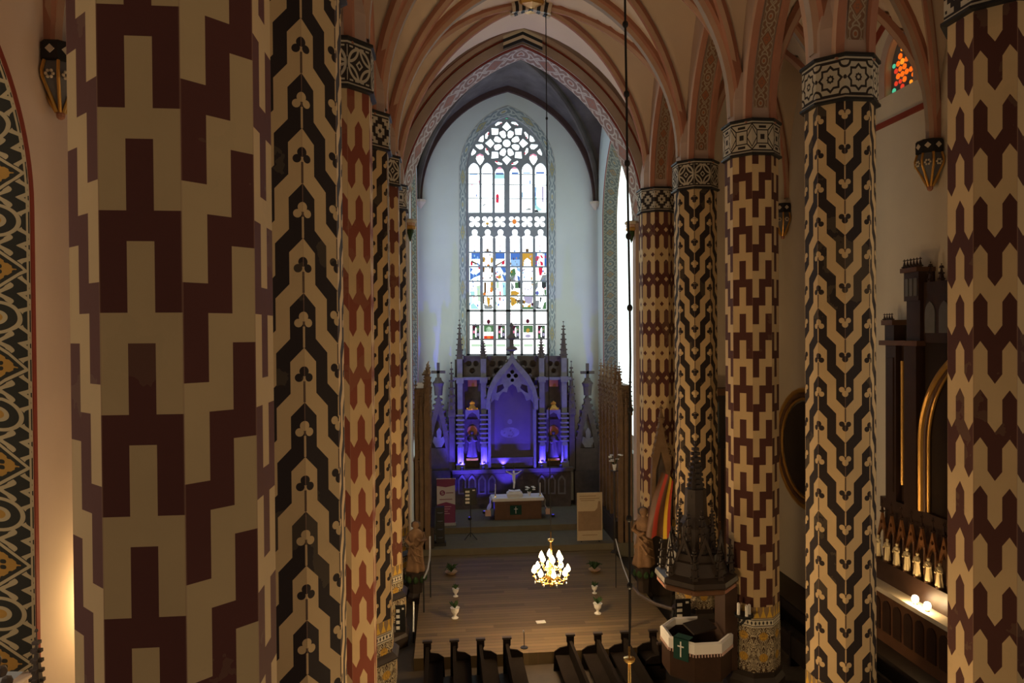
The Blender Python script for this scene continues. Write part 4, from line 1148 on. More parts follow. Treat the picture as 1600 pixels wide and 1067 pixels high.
# blue floodlights on the altar ledge
BLUE = (0.07, 0.045, 1.0)
blue_lens = emit('blue lamp lens', (0.10, 0.08, 1.0), 0.8, (0.02, 0.02, 0.1))
def uplight(c, aim, energy, label, angle=1.5):
    t = thing('floodlight', label, 'floodlight', c, 'blue altar floodlights')
    mb = MB(); mb.lathe((c[0], c[1], c[2]), [(0.07, 0), (0.10, 0.02), (0.10, 0.12), (0.08, 0.14)], 10); mb.build('housing', M['black'], t)
    mb = MB(); mb.lathe((c[0], c[1], c[2]+0.142), [(0.07, 0), (0.05, 0.012)], 10); mb.build('lens', blue_lens, t)
    lamp('SPOT', (c[0], c[1], c[2]+0.17), energy, BLUE, t, 0.05, aim, angle)
zl = RZ(731)+0.005
for x, lab, e in ((722, 'blue floodlight at the foot of the leftmost altar buttress', 1.2), (755, 'blue floodlight at the foot of the buttress left of the altar painting', 1.0), (846, 'blue floodlight at the foot of the buttress right of the altar painting', 1.0), (876, 'blue floodlight at the foot of the rightmost altar buttress', 0.5)):
    c = P(x, 731, YR-0.2); uplight((c.x, YR-0.26, zl), (0.0, 0.22, 1.0), BLUE_W*e, lab, 1.9)
c = P(786, 728, YR-0.15); uplight((c.x, YR-0.33, zl), (0.05, 0.25, 1.0), BLUE_W*0.9, 'blue floodlight under the left half of the altar painting', 1.7)
c = P(757, 800, 38.6); uplight((c.x, 38.7, ZALT), (-0.1, -0.1, 1.0), BLUE_W*0.35, 'blue floodlight on the floor left of the altar table', 2.6)
for x, y_, e, aim, lab in ((734, 37.5, 7.5, (0.05, 2.4, 3.9), 'added blue floodlight on the floor in front of the left altar buttresses'), (795, 38.6, 4.0, (0.0, 1.3, 3.6), 'added blue floodlight on the floor hidden behind the altar table'), (864, 37.5, 5.0, (-0.05, 2.4, 3.9), 'added blue floodlight on the floor in front of the right altar buttresses')):  # extra floods added to strengthen the blue on buttresses and ogee
    c = P(x, 800, y_); uplight((c.x, y_, ZALT), aim, BLUE_W*e, lab, 0.9)
c = P(709, 800, 39.2); uplight((c.x, 39.2, ZALT), (-0.12, 0.25, 1.0), BLUE_W*0.4, 'blue floodlight on the floor beside the left altar gable', 0.9)

# ------------------------------------------------------------------ choir stalls along the chancel walls
def stall(name, xw, xf, ya, yb, label):
    t = thing(name, label, 'choir stall', ((xw+xf)/2, ya, ZCH)); sg = 1 if xf > xw else -1
    mb = MB(); mb.box2((xw, ya, ZCH), (xf-sg*0.18, yb, 8.0)); mb.build('panelled_back', M['stall_wood'], t)
    mb = MB(); mb.box2((xw, ya, 8.0), (xf+sg*0.05, yb, 8.35)); mb.build('cornice', M['stall_wood'], t)
    mb = MB(); mb.box2((xf-sg*0.3, ya, ZCH), (xf+sg*0.25, yb, 1.7)); mb.build('seat_front', M['dark_wood'], t)
    n = 5; L = (yb-ya)/n
    for i in range(n):
        y0, y1 = ya+i*L, ya+(i+1)*L; yc = (y0+y1)/2
        mb = MB(); out_ = [(y0+0.06, 2.0), (y1-0.06, 2.0), (y1-0.06, 8.0), (y0+0.06, 8.0)]
        hol = [lancet(yc, L*0.32, 2.4, 6.2, 0.9, 6)]
        mb.plate([out_]+hol, lambda y, z, d: (xf-sg*(0.16-d), y, z), 0.12); mb.build('tracery_panel', M['stall_wood'], t)
        mb = MB(); gp = [(y0+0.05, 6.4), (yc, 8.2), (y1-0.05, 6.4), (y1-0.15, 6.4), (yc, 7.8), (y0+0.15, 6.4)]
        mb.plate([gp], lambda y, z, d: (xf-sg*(0.02-d), y, z), 0.12)
        for q in range(5):
            for s_ in (-1, 1): mb.ball((xf+sg*0.05, yc+s_*(L/2-0.08)*(q+1)/6, 8.2-1.8*(q+1)/6+0.06), 0.09, 6, 4)
        mb.build('gablet', M['stall_wood'], t)
        mb = MB(); pin(mb, xf-sg*0.1, yc, 8.2, 9.0+0.25*(i % 2), 0.26, 0, 3, i % 2 == 0); mb.build('finial', M['stall_wood'], t)
    for i in range(n+1):
        y = ya+i*L
        mb = MB(); mb.box2((xf-sg*0.14, y-0.09, ZCH), (xf+sg*0.08, y+0.09, 7.9)); pin(mb, xf-sg*0.03, y, 7.9, 9.45, 0.26, 0, 5)
        for q in range(12): mb.box((xf+sg*0.08, y, 5.4+q*0.22), (0.09, 0.16, 0.07))
        mb.build('pier', M['stall_wood'], t)
    for q in range(3):
        mb = MB(); xx_ = xw+(xf-xw)*(0.12+0.36*q); mb.box2((xx_-0.07, ya-0.12, ZCH), (xx_+0.07, ya, 6.9-0.5*(q % 2)))
        pin(mb, xx_, ya-0.06, 6.9-0.5*(q % 2), 8.9-0.6*(q % 2), 0.2, 0, 7); mb.build('end_pinnacle', M['stall_wood'], t)
    mb = MB()
    for q in range(22): mb.box((xw+(xf-xw)*(0.2+0.62*(q % 2)), ya-0.04, 3.0+q*0.24), (0.16, 0.12, 0.09))
    build_each(mb, 'end_crockets', M['stall_wood'], t)
stall('choir_stall', CHL+0.05, CHL+0.68, 33.6, 37.6, 'brown carved choir stall with crosses against the left chancel wall')
stall('choir_stall', CHR-0.05, CHR-0.68, 33.6, 37.6, 'brown carved choir stall with pinnacles against the right chancel wall')

# ------------------------------------------------------------------ altar table and what stands on it
YT = 37.2
ta = P(770, 778, YT); tb = P(849, 778, YT); zt_ = (ta.z+tb.z)/2; cx = (ta.x+tb.x)/2; hw = (tb.x-ta.x)/2
t = thing('altar_table', 'white clothed altar table before the blue altarpiece', 'altar', (cx, YT+0.5, ZALT))
mb = MB(); mb.box2((cx-hw+0.1, YT+0.05, ZALT), (cx+hw-0.1, YT+0.95, zt_-0.1)); mb.build('body', M['brown_wood'], t)
for i in range(4):
    x = cx-hw+0.15+i*(2*hw-0.3)/4
    mb = MB(); mb.box2((x+0.05, YT+0.02, ZALT+0.12), (x+(2*hw-0.3)/4-0.05, YT+0.06, zt_-0.35)); mb.build('front_panel', M['brown_wood'], t)
mb = MB(); mb.box2((cx-hw, YT, zt_-0.1), (cx+hw, YT+1.0, zt_-0.03)); mb.build('table_top', M['brown_wood'], t)
mb = MB(); mb.box2((cx-hw-0.02, YT-0.03, zt_-0.035), (cx+hw+0.02, YT+1.02, zt_)); mb.box2((cx-hw-0.02, YT-0.035, zt_-0.16), (cx+hw+0.02, YT-0.02, zt_-0.01))
cl = mb.build('altar_cloth', M['white_cloth'], t)
for s_ in (-1, 1):
    xs = [cx+s_*(hw+0.02+0.05*math.sin(q*1.7)+0.22*q/6) for q in range(7)]; zs = [zt_-0.9*q/6 for q in range(7)]
    mb = MB(); R_ = [[(xs[q], YT-0.03, zs[q]), (xs[q], YT+0.5, zs[q]-0.12*(q == 6)), (xs[q], YT+1.02, zs[q]), (xs[q]+s_*0.02, YT+1.02, zs[q]), (xs[q]+s_*0.02, YT+0.5, zs[q]), (xs[q]+s_*0.02, YT-0.03, zs[q])] for q in range(7)]
    mb.rings(R_); mb.build('cloth_fall', M['white_cloth'], cl)
    mb = MB(); mb.box((cx+s_*(hw+0.26), YT-0.045, zt_-0.75), (0.30, 0.02, 0.32)); mb.build('cloth_band', M['pink_cloth'], cl)
g = P(806, 797, YT-0.06)
mb = MB(); mb.box((g.x, YT-0.05, g.z), (0.62, 0.02, 0.5)); an = mb.build('antependium', M['green_cloth'], t)
mb = MB(); mb.box((g.x, YT-0.068, g.z), (0.03, 0.012, 0.36)); mb.box((g.x, YT-0.068, g.z+0.06), (0.20, 0.012, 0.03)); mb.build('cross', M['white'], an)
t = thing('crucifix', 'small crucifix with outstretched figure on the altar table', 'crucifix', (P(803, 778, YT+0.7).x, YT+0.75, zt_))
x = P(803, 760, YT+0.7).x; y = YT+0.82
mb = MB(); mb.lathe((x, y, zt_), [(0.22, 0), (0.18, 0.06), (0.06, 0.12), (0.04, 0.2)], 8); mb.box((x, y, zt_+0.85), (0.06, 0.05, 1.5)); mb.box((x, y, zt_+1.25), (0.9, 0.05, 0.06)); mb.build('cross', M['dark_wood'], t)
mb = MB(); mb.tube([(x, y-0.06, zt_+0.35), (x+0.02, y-0.08, zt_+0.65), (x, y-0.06, zt_+0.85), (x, y-0.06, zt_+1.12)], [0.04, 0.06, 0.08, 0.10], 8); mb.ball((x, y-0.08, zt_+1.24), (0.07, 0.07, 0.09), 8, 6)
for s_ in (-1, 1): mb.tube([(x, y-0.06, zt_+1.08), (x+s_*0.2, y-0.06, zt_+1.16), (x+s_*0.42, y-0.04, zt_+1.30)], [0.05, 0.04, 0.025], 6)
mb.build('corpus', M['white'], t)
t = thing('bible_cushion', 'white book cushion in the middle of the altar table', 'cushion', (P(805, 775, YT).x, YT+0.35, zt_))
x = P(805, 775, YT).x
mb = MB(); mb.rings([[(x+sx*a*0.42, YT+0.35+sy*a*0.26, zt_+z) for sx, sy in ((-1, -1), (0, -1.05), (1, -1), (1, 1), (0, 1.05), (-1, 1))] for a, z in ((0.85, 0.0), (1.0, 0.06), (1.0, 0.2), (0.8, 0.28))]); mb.build('cushion', M['white_cloth'], t, True)
mb = MB(); mb.box((x-0.16, YT+0.33, zt_+0.31), (0.30, 0.4, 0.05), 0, 0, ('Y', 0.12)); mb.box((x+0.16, YT+0.33, zt_+0.31), (0.30, 0.4, 0.05), 0, 0, ('Y', -0.12)); mb.build('open_book', M['white'], t)
def flowers(c, label, vase_h, r, n, seed, mat=M['white']):
    t = thing('flower_vase', label, 'flowers', c); rnd = random.Random(seed)
    mb = MB(); mb.lathe(c, [(0.07, 0), (0.05, 0.05), (0.09, vase_h*0.6), (0.11, vase_h), (0.08, vase_h-0.02)], 10); mb.build('vase', mat, t)
    for i in range(n):
        a, e = rnd.uniform(0, 2*PI), rnd.uniform(0.3, 1.0)
        tip = (c[0]+r*e*math.cos(a), c[1]+r*0.7*e*math.sin(a), c[2]+vase_h+r*rnd.uniform(0.4, 1.1))
        mb = MB(); mb.tube([(c[0], c[1], c[2]+vase_h*0.8), ((c[0]+tip[0])/2, (c[1]+tip[1])/2, tip[2]-r*0.35), tip], 0.012, 5); st = mb.build('stem', M['leaf'], t)
        mb = MB()
        for q in range(5):
            b = q*2*PI/5; mb.ball((tip[0]+0.05*math.cos(b), tip[1]+0.05*math.sin(b), tip[2]), (0.045, 0.045, 0.03), 6, 4)
        mb.build('blossom', M['white'], st)
    return t
c = P(827, 777, YT+0.4); flowers((c.x, YT+0.4, zt_), 'white flowers in a small vase on the altar table', 0.24, 0.26, 6, 2)
c = P(774, 777, YT+0.4)
t = thing('altar_candle', 'thin tall candle at the left end of the altar table', 'candle', (c.x, YT+0.4, zt_))
mb = MB(); mb.lathe((c.x, YT+0.4, zt_), [(0.09, 0), (0.03, 0.05), (0.03, 0.15), (0.06, 0.18)], 8); mb.build('holder', M['brass'], t)
mb = MB(); mb.lathe((c.x, YT+0.4, zt_+0.18), [(0.025, 0), (0.025, 0.5), (0.005, 0.53)], 8); mb.build('wax', M['white'], t)
c = P(844, 777, YT+0.4)
t = thing('altar_candle', 'thin tall candle at the right end of the altar table', 'candle', (c.x, YT+0.4, zt_))
mb = MB(); mb.lathe((c.x, YT+0.4, zt_), [(0.09, 0), (0.03, 0.05), (0.03, 0.15), (0.06, 0.18)], 8); mb.build('holder', M['brass'], t)
mb = MB(); mb.lathe((c.x, YT+0.4, zt_+0.18), [(0.025, 0), (0.025, 0.5), (0.005, 0.53)], 8); mb.build('wax', M['white'], t)
c = P(960, 735, 33.0); fs = thing('flower_stand', 'tall slim stand holding white flowers by the right choir stall', 'stand', (c.x, 33.0, ZPLAT))
mb = MB(); mb.lathe((c.x, 33.0, ZPLAT), [(0.22, 0), (0.18, 0.05), (0.05, 0.12), (0.05, c.z-ZPLAT-0.06), (0.2, c.z-ZPLAT-0.03), (0.2, c.z-ZPLAT)], 8); mb.build('pedestal', M['dark_wood'], fs)
flowers((c.x, 33.0, c.z), 'loose bunch of white flowers on the stand by the right stall', 0.3, 0.42, 9, 5)

# ------------------------------------------------------------------ banners, boards and stands in the chancel
def rollup(x0, y0, x1, y1, Y, label, zb):
    a = P(x0, y1, Y); b = P(x1, y0, Y); w_ = b.x-a.x; h_ = b.z-zb; cx = (a.x+b.x)/2
    t = thing('rollup_banner', label, 'banner', (cx, Y, zb))
    mb = MB(); mb.box((cx, Y, zb+0.06), (w_+0.06, 0.28, 0.12)); mb.build('cassette', M['steel'], t)
    mb = MB(); mb.box((cx, Y+0.02, zb+h_), (w_+0.04, 0.05, 0.05)); mb.build('top_rail', M['steel'], t)
    mb = MB(); mb.tube([(cx, Y+0.06, zb+0.1), (cx, Y+0.06, zb+h_)], 0.015, 6); mb.build('support_pole', M['steel'], t)
    return t, cx, w_, h_
PUR = plain('banner purple', (0.22, 0.05, 0.13), 0.6, vary=0.05); LAV = plain('banner pale lilac', (0.62, 0.60, 0.66), 0.6, vary=0.05)
t, cx, w_, h_ = rollup(683, 748, 711, 818, 36.6, 'white and purple roll-up banner with a round logo at the left of the chancel', ZALT); Y = 36.6
mb = MB(); mb.box((cx, Y, ZALT+0.1+h_*0.5), (w_, 0.012, h_-0.12)); pn = mb.build('sheet', LAV, t)
mb = MB(); mb.plate([[(cx-w_/2, ZALT+h_-0.35), (cx, ZALT+h_-0.42), (cx+w_/2, ZALT+h_-0.33), (cx+w_/2, ZALT+h_), (cx-w_/2, ZALT+h_)]], lambda x, z, d: (x, Y-0.014+d, z), 0.008)
mb.plate([[(cx-w_/2, ZALT+0.12), (cx+w_/2, ZALT+0.12), (cx+w_/2, ZALT+h_*0.44), (cx, ZALT+h_*0.50), (cx-w_/2, ZALT+h_*0.45)]], lambda x, z, d: (x, Y-0.014+d, z), 0.008); build_each(mb, 'printed_field', PUR, pn)
lz = ZALT+h_*0.70; lx = cx-w_*0.2
mb = MB(); mb.plate([[(lx+0.14*math.cos(2*PI*i/20), lz+0.14*math.sin(2*PI*i/20)) for i in range(20)]], lambda x, z, d: (x, Y-0.014+d, z), 0.008); mb.build('logo_disc', PUR, pn)
mb = MB(); mb.tube([(lx+0.06*math.cos(math.radians(a)), Y-0.02, lz+0.035+0.035*math.sin(math.radians(a))) for a in range(20, 271, 25)]+[(lx+0.06*math.cos(math.radians(a)), Y-0.02, lz-0.035+0.035*math.sin(math.radians(a))) for a in range(90, -161, -25)], 0.014, 5); mb.build('logo_letter', LAV, pn)
mb = MB()
for k, (zz, xl, xr) in enumerate(((0.70, 0.0, 0.40), (0.56, -0.36, 0.34), (0.40, -0.28, 0.28), (0.35, -0.24, 0.22), (0.30, -0.24, 0.10), (0.25, -0.2, 0.2))):
    mb.box((cx+w_*(xl+xr)/2, Y-0.018, ZALT+h_*zz), (w_*(xr-xl), 0.006, 0.035), 0, 0 if zz > 0.5 else 1)
build_each(mb, 'print_lines', [PUR, plain('banner light print', (0.5, 0.36, 0.42), 0.6, vary=0)], pn)
# beige notice panel
a = P(902, 851, 33.9); b = P(941, 769, 33.9); cx = (a.x+b.x)/2; w_ = b.x-a.x; h_ = b.z-ZCH; Y = 33.9
t = thing('notice_panel', 'tall beige information panel with a printed building, right of the chancel', 'notice board', (cx, Y, ZCH))
mb = MB(); mb.box((cx, Y+0.02, ZCH+h_/2+0.02), (w_, 0.04, h_-0.04)); pn = mb.build('board', plain('beige panel print', (0.55, 0.44, 0.29), 0.7, vary=0.1, vs=6), t)
TN = plain('brown panel print', (0.30, 0.20, 0.12), 0.7, vary=0.25, vs=5)
mb = MB(); mb.plate([[(cx-w_*0.46, ZCH+h_*0.22), (cx+w_*0.46, ZCH+h_*0.22), (cx+w_*0.46, ZCH+h_*0.62), (cx+w_*0.42, ZCH+h_*0.82), (cx+w_*0.34, ZCH+h_*0.82), (cx+w_*0.30, ZCH+h_*0.68), (cx+w_*0.2, ZCH+h_*0.62), (cx-w_*0.46, ZCH+h_*0.62)]], lambda x, z, d: (x, Y-0.01+d, z), 0.008); mb.build('printed_picture', TN, pn)
mb = MB()
for zz, xl, xr in ((0.93, -0.4, 0.25), (0.88, -0.4, 0.38), (0.84, -0.36, 0.2), (0.13, -0.3, 0.3)): mb.box((cx+w_*(xl+xr)/2, Y-0.006, ZCH+h_*zz), (w_*(xr-xl), 0.008, 0.03))
build_each(mb, 'print_lines', TN, pn)
mb = MB()
for s_ in (-1, 1): mb.box((cx+s_*w_*0.35, Y+0.15, ZCH+0.02), (0.06, 0.5, 0.04))
build_each(mb, 'foot', M['black'], t)
def hymn_board(name, c, w_, h_, label, rz=0.0, rows=4, stand=None, par=None):
    t = thing(name, label, 'hymn board', (c[0], c[1], stand if stand is not None else c[2]-h_/2), 'black hymn boards')
    R = Matrix.Rotation(rz, 3, 'Z')
    mb = MB(); mb.box(c, (w_, 0.05, h_), rz); bd = mb.build('board', M['black'], t)
    for k in range(rows):
        mb = MB(); o = R @ Vector((-w_*0.24, -0.034, h_*(0.30-0.21*k)))
        mb.box((c[0]+o.x, c[1]+o.y, c[2]+o.z), (w_*0.34, 0.012, h_*0.12), rz); mb.build('number_card', M['white'], bd)
    mb = MB(); o = R @ Vector((w_*0.26, -0.034, h_*0.38)); mb.box((c[0]+o.x, c[1]+o.y, c[2]+o.z), (w_*0.2, 0.012, h_*0.07), rz); mb.build('title_card', M['white'], bd)
    if stand is not None:
        mb = MB(); mb.tube([(c[0], c[1]+0.05, stand+0.15), (c[0], c[1]+0.05, c[2])], 0.025, 6); mb.build('pole', M['black'], t)
        for k in range(3):
            a = PI/2+k*2*PI/3; mb = MB(); mb.tube([(c[0], c[1]+0.05, stand+0.35), (c[0]+0.36*math.cos(a), c[1]+0.05+0.36*math.sin(a), stand+0.02)], 0.02, 6); mb.build('leg', M['black'], t)
    return t
c = P(735, 776, 34.9); hymn_board('hymn_board', (c.x, 34.9, c.z), 0.62, 0.85, 'black hymn board on a tripod stand before the altar', 0.0, 4, ZCH)
c = P(1069, 956, 24.38); hymn_board('hymn_board', (c.x-0.05, 24.36, c.z), 0.55, 0.95, 'black hymn board on the lily column under the pulpit canopy')
c = P(628, 966, 24.3); hymn_board('hymn_board', (c.x-0.05, 24.28, c.z), 0.34, 0.92, 'narrow black hymn board low on the left column')
c = P(688, 858, 33.9)
t = thing('loudspeaker', 'tall black loudspeaker standing in front of the roll-up banner', 'loudspeaker', (c.x, 34.2, ZCH))
mb = MB(); mb.box((c.x, 34.2, ZCH+1.0), (0.42, 0.36, 1.7)); mb.build('cabinet', M['black'], t)
mb = MB(); mb.box((c.x, 34.2, ZCH+0.075), (0.56, 0.5, 0.15)); mb.build('base', M['black'], t)
mb = MB()
for q in range(4): mb.lathe((c.x, 34.01, ZCH+0.4+q*0.4), [(0.13, 0), (0.15, 0.01), (0.15, 0.02)], 10)
build_each(mb, 'driver', M['stone'], t)

# ------------------------------------------------------------------ carved statues on brackets by the chancel arch
M['statue_brown'] = plain('brown carved statue wood', (0.25, 0.145, 0.075), 0.7, 0.3, vary=0.4, vs=5, bump=0.5, bs=14)
def big_statue(px, ytop, yfoot, Y, label, bl):
    f = P(px, yfoot, Y); tp = P(px, ytop, Y); h_ = tp.z-f.z
    t = thing('bracket', bl, 'bracket', (f.x, Y, 0))
    mb = MB(); mb.lathe((f.x, Y, 0), [(0.36, 0.0), (0.36, 0.25), (0.28, 0.4), (0.30, f.z*0.62), (0.40, f.z-0.18), (0.42, f.z)], 8, PI/8); mb.build('pedestal', M['dark_wood'], t)
    mb = MB()
    for k in range(8):
        a = k*PI/4; mb.ball((f.x+0.34*math.cos(a), Y+0.34*math.sin(a), f.z-0.26), (0.12, 0.12, 0.16), 6, 5)
    build_each(mb, 'carved_leaf', M['leaf'], t)
    s_ = thing('statue', label, 'statue', (f.x, Y, f.z))
    mb = MB(); statue(mb, (f.x, Y, f.z), h_, 0, int(px)); mb.build('figure', M['statue_brown'], s_, True)
    mb = MB(); mb.rings([[(f.x+0.09*h_*w_*math.cos(a), Y+0.05*h_+0.05*h_*w_*math.sin(a), f.z+h_*z) for a in [2*PI*j/10 for j in range(10)]] for w_, z in ((0.5, 0.86), (1.0, 0.89), (1.0, 0.97), (0.5, 1.0))]); mb.build('hair', M['carved'], s_, True)
    mb = MB(); mb.sweep([(f.x+0.17*h_*math.cos(a), Y-0.13*h_*math.sin(a), f.z+h_*(0.62-0.3*a/PI)) for a in [PI*j/10 for j in range(11)]], [(-0.03*h_, 0), (0, 0.02*h_), (0.03*h_, 0)], (0, 0, 1), 0, True); mb.build('cloak_fold', M['statue_brown'], s_)
    for k in range(3):
        mb = MB(); mb.tube([(f.x+h_*(-0.13+0.02*k), Y-0.09*h_, f.z+h_*(0.62-0.10*k)), (f.x+h_*0.01, Y-0.135*h_, f.z+h_*(0.50-0.13*k)), (f.x+h_*(0.12+0.01*k), Y-0.08*h_, f.z+h_*(0.44-0.14*k))], [0.012*h_, 0.03*h_, 0.012*h_], 6); mb.build('drapery_fold', M['statue_brown'], s_)
big_statue(650, 815, 892, 28.9, 'tan carved robed statue beside the last left column', 'dark leafy pedestal under the left statue')
big_statue(1006, 793, 884, 27.9, 'tan robed statue with pale head beside the rear right column', 'dark leafy pedestal under the right statue')

# ------------------------------------------------------------------ stair handrails
def handrail(pts, label, r=0.035, mat=None, posts=True):
    p0 = Vector(pts[0]); t = thing('handrail', label, 'handrail', (p0.x, p0.y, 0))
    mb = MB(); mb.tube(pts, r, 8); mb.build('rail', mat or M['steel'], t)
    if posts:
        for p in (pts[0], pts[-1]):
            mb = MB(); g = ZPLAT if p[1] < 33.4 and p[1] > 22.9 and XL+1.2 < p[0] < XR-1.2 else (ZCH if p[1] > 33.4 else 0)
            mb.tube([(p[0], p[1], g), (p[0], p[1], p[2])], r*0.8, 8); mb.build('post', M['black'], t)
handrail([P(672, 838, 28.2), P(672, 858, 27.9), P(671, 875, 27.5), P(668, 890, 27.1), P(662, 904, 26.7)], 'bent steel handrail by the left statue')
handrail([P(646, 940, 25.4), P(646, 962, 25.2), P(646, 987, 25.0)], 'short upright steel rail beside the left columns')
handrail([P(962, 842, 28.4), P(967, 862, 28.0), P(974, 886, 27.4), P(984, 912, 26.6)], 'thin handrail right of the plank floor', 0.025, M['steel'])
handrail([P(984, 912, 24.5), P(1000, 930, 23.6), P(1025, 944, 22.6), P(1052, 952, 21.6)], 'dark curved stair rail leading up to the pulpit', 0.06, M['dark_wood'])
# ------------------------------------------------------------------ pots on the plank floor
def urn(px, py, label, s_=1.0, plant=True):
    c = PZ(px, py, ZPLAT)
    t = thing('flower_urn', label, 'urn', (c.x, c.y, ZPLAT), 'white urns on the plank floor')
    mb = MB(); mb.lathe((c.x, c.y, ZPLAT), [(0.12*s_, 0), (0.13*s_, 0.03*s_), (0.05*s_, 0.08*s_), (0.05*s_, 0.14*s_), (0.13*s_, 0.24*s_), (0.16*s_, 0.38*s_), (0.18*s_, 0.40*s_), (0.13*s_, 0.38*s_)], 12); mb.build('pot', M['white'], t)
    if plant:
        mb = MB(); rnd = random.Random(int(px*7+py))
        for i in range(16):
            a, r = rnd.uniform(0, 2*PI), rnd.uniform(0.05, 0.22)*s_
            mb.tube([(c.x, c.y, ZPLAT+0.38*s_), (c.x+r*0.6*math.cos(a), c.y+r*0.6*math.sin(a), ZPLAT+0.52*s_), (c.x+r*math.cos(a), c.y+r*math.sin(a), ZPLAT+rnd.uniform(0.5, 0.65)*s_)], [0.01, 0.035, 0.008], 5)
        mb.build('foliage', M['leaf'], t)
urn(711, 966, 'white footed urn nearest at the left of the plank floor')
urn(712, 932, 'smaller white urn further back at the left of the plank floor', 0.8)
urn(934, 959, 'white footed urn nearest at the right of the plank floor')
urn(929, 927, 'smaller white urn further back at the right of the plank floor', 0.75)
for px, py, lab in ((705, 897, 'low dark leafy plant in a tan dish at the left of the plank floor'), (929, 893, 'low dark plant in a dish at the right of the plank floor')):
    c = PZ(px, py, ZPLAT); t = thing('dish_plant', lab, 'plant', (c.x, c.y, ZPLAT))
    mb = MB(); mb.lathe((c.x, c.y, ZPLAT), [(0.14, 0), (0.26, 0.10), (0.28, 0.12), (0.2, 0.10)], 10); mb.build('dish', M['statue_tan'], t)
    mb = MB(); rnd = random.Random(int(px))
    for i in range(20):
        a, r = rnd.uniform(0, 2*PI), rnd.uniform(0.08, 0.4)
        mb.tube([(c.x, c.y, ZPLAT+0.1), (c.x+r*0.6*math.cos(a), c.y+r*0.6*math.sin(a), ZPLAT+0.36), (c.x+r*math.cos(a), c.y+r*math.sin(a), ZPLAT+rnd.uniform(0.2, 0.5))], [0.01, 0.04, 0.008], 5)
    mb.build('foliage', M['leaf'], t)
c = PZ(845, 972, ZPLAT)
tag(MB().box((c.x, c.y, ZPLAT+0.012), (0.34, 0.22, 0.02), 0.1).build('paper_sheet', M['white']), 'small white sheet lying on the plank floor', 'paper')
c = PZ(943, 1056, 0.0)
tag(MB().box((c.x, c.y, 0.011), (0.12, 0.08, 0.02), 0.1).build('paper_scrap', M['white']), 'tiny white scrap on the floor between the pews', 'paper')
# microphones and thin stands
for px, py, yt, lab in ((819, 1017, 985, 'thin microphone stand in the middle of the plank floor'),):
    c = PZ(px, 1012, ZPLAT); t = thing('microphone_stand', lab, 'stand', (c.x, c.y, ZPLAT)); tp = P(px, yt, c.y)
    mb = MB(); mb.lathe((c.x, c.y, ZPLAT), [(0.13, 0), (0.12, 0.03), (0.02, 0.04)], 10); mb.build('base', M['black'], t)
    mb = MB(); mb.tube([(c.x, c.y, ZPLAT+0.03), (c.x, c.y, tp.z-0.06)], 0.012, 6); mb.build('pole', M['black'], t)
    mb = MB(); mb.ball((c.x-0.02, c.y, tp.z-0.03), (0.03, 0.03, 0.05), 8, 6); mb.build('microphone', M['steel'], t)

# ------------------------------------------------------------------ pews standing along the nave, their panelled ends towards the altar
def pew(px, sg, label, y1=22.45, y0=16.5, backw=0.24):
    if px == 1020: y0 = 21.45
    c = P(px, 1040, y1); x = c.x
    t = thing('pew', label, 'pew', (x, (y0+y1)/2, 0), 'dark pews facing the middle aisle')
    mb = MB(); mb.box2((x-0.05, y0, 0.35), (x+0.05, y1-0.06, 0.98)); mb.build('backrest', M['pew_wood'], t)
    mb = MB(); mb.box2((x+sg*0.05, y0, 0.45), (x+sg*0.50, y1-0.06, 0.52)); mb.build('seat', M['pew_wood'], t)
    for ye in (y1-0.06, y0):
        prof = [(x-0.12, 0.0), (x-0.12, 1.12), (x+0.12, 1.12), (x+0.12, 0.92), (x+0.09, 0.86), (x+sg*0.10, 0.78), (x+sg*0.34, 0.74), (x+sg*0.52, 0.62), (x+sg*0.55, 0.0)]
        if sg < 0: prof = [(2*x-a, b) for a, b in [(x-0.12, 0.0), (x-0.12, 1.12), (x+0.12, 1.12), (x+0.12, 0.92), (x+0.09, 0.86), (x+0.10, 0.78), (x+0.34, 0.74), (x+0.52, 0.62), (x+0.55, 0.0)]]
        mb = MB(); mb.plate([prof], lambda a, b, d: (a, ye+d, b), 0.06); e = mb.build('end_panel', M['pew_wood'], t)
        mb = MB(); mb.box((x, ye+0.03, 1.14), (0.30, 0.12, 0.06)); mb.build('cap', M['dark_wood'], e)
for px, lab in ((668, 'dark pew end furthest left, next to the left columns'), (710, 'second dark pew end from the left columns'), (751, 'third dark pew end from the left columns'), (792, 'dark pew end on the left edge of the middle aisle')): pew(px, 1, lab)
for px, lab in ((891, 'dark pew end on the right edge of the middle aisle'), (934, 'dark pew end second right of the middle aisle'), (976, 'dark pew end right behind the near chandelier rod'), (1020, 'dark pew end furthest right, next to the pulpit')): pew(px, -1, lab)
# benches of the right aisle
for i in range(2):
    x = 11.2+i*1.25
    lab = ('dark bench in the right aisle nearest the columns', 'dark bench in the middle of the right aisle', 'dark bench in the right aisle nearest the wall')[i]
    t = thing('aisle_bench', lab, 'bench', (x, 21.5, 0), 'benches of the right aisle')
    mb = MB(); mb.box2((x-0.05, 14.5, 0.3), (x+0.05, 25.5, 1.0)); mb.build('backrest', M['pew_wood'], t)
    mb = MB(); mb.box2((x+0.05, 14.5, 0.44), (x+0.55, 25.5, 0.52)); mb.build('seat', M['pew_wood'], t)
    for y in (14.5, 18.2, 21.9, 25.5):
        mb = MB(); mb.box2((x-0.07, y-0.05, 0), (x+0.56, y+0.05, 0.44)); mb.box2((x-0.07, y-0.05, 0.44), (x+0.07, y+0.05, 1.12)); mb.build('leg', M['pew_wood'], t)

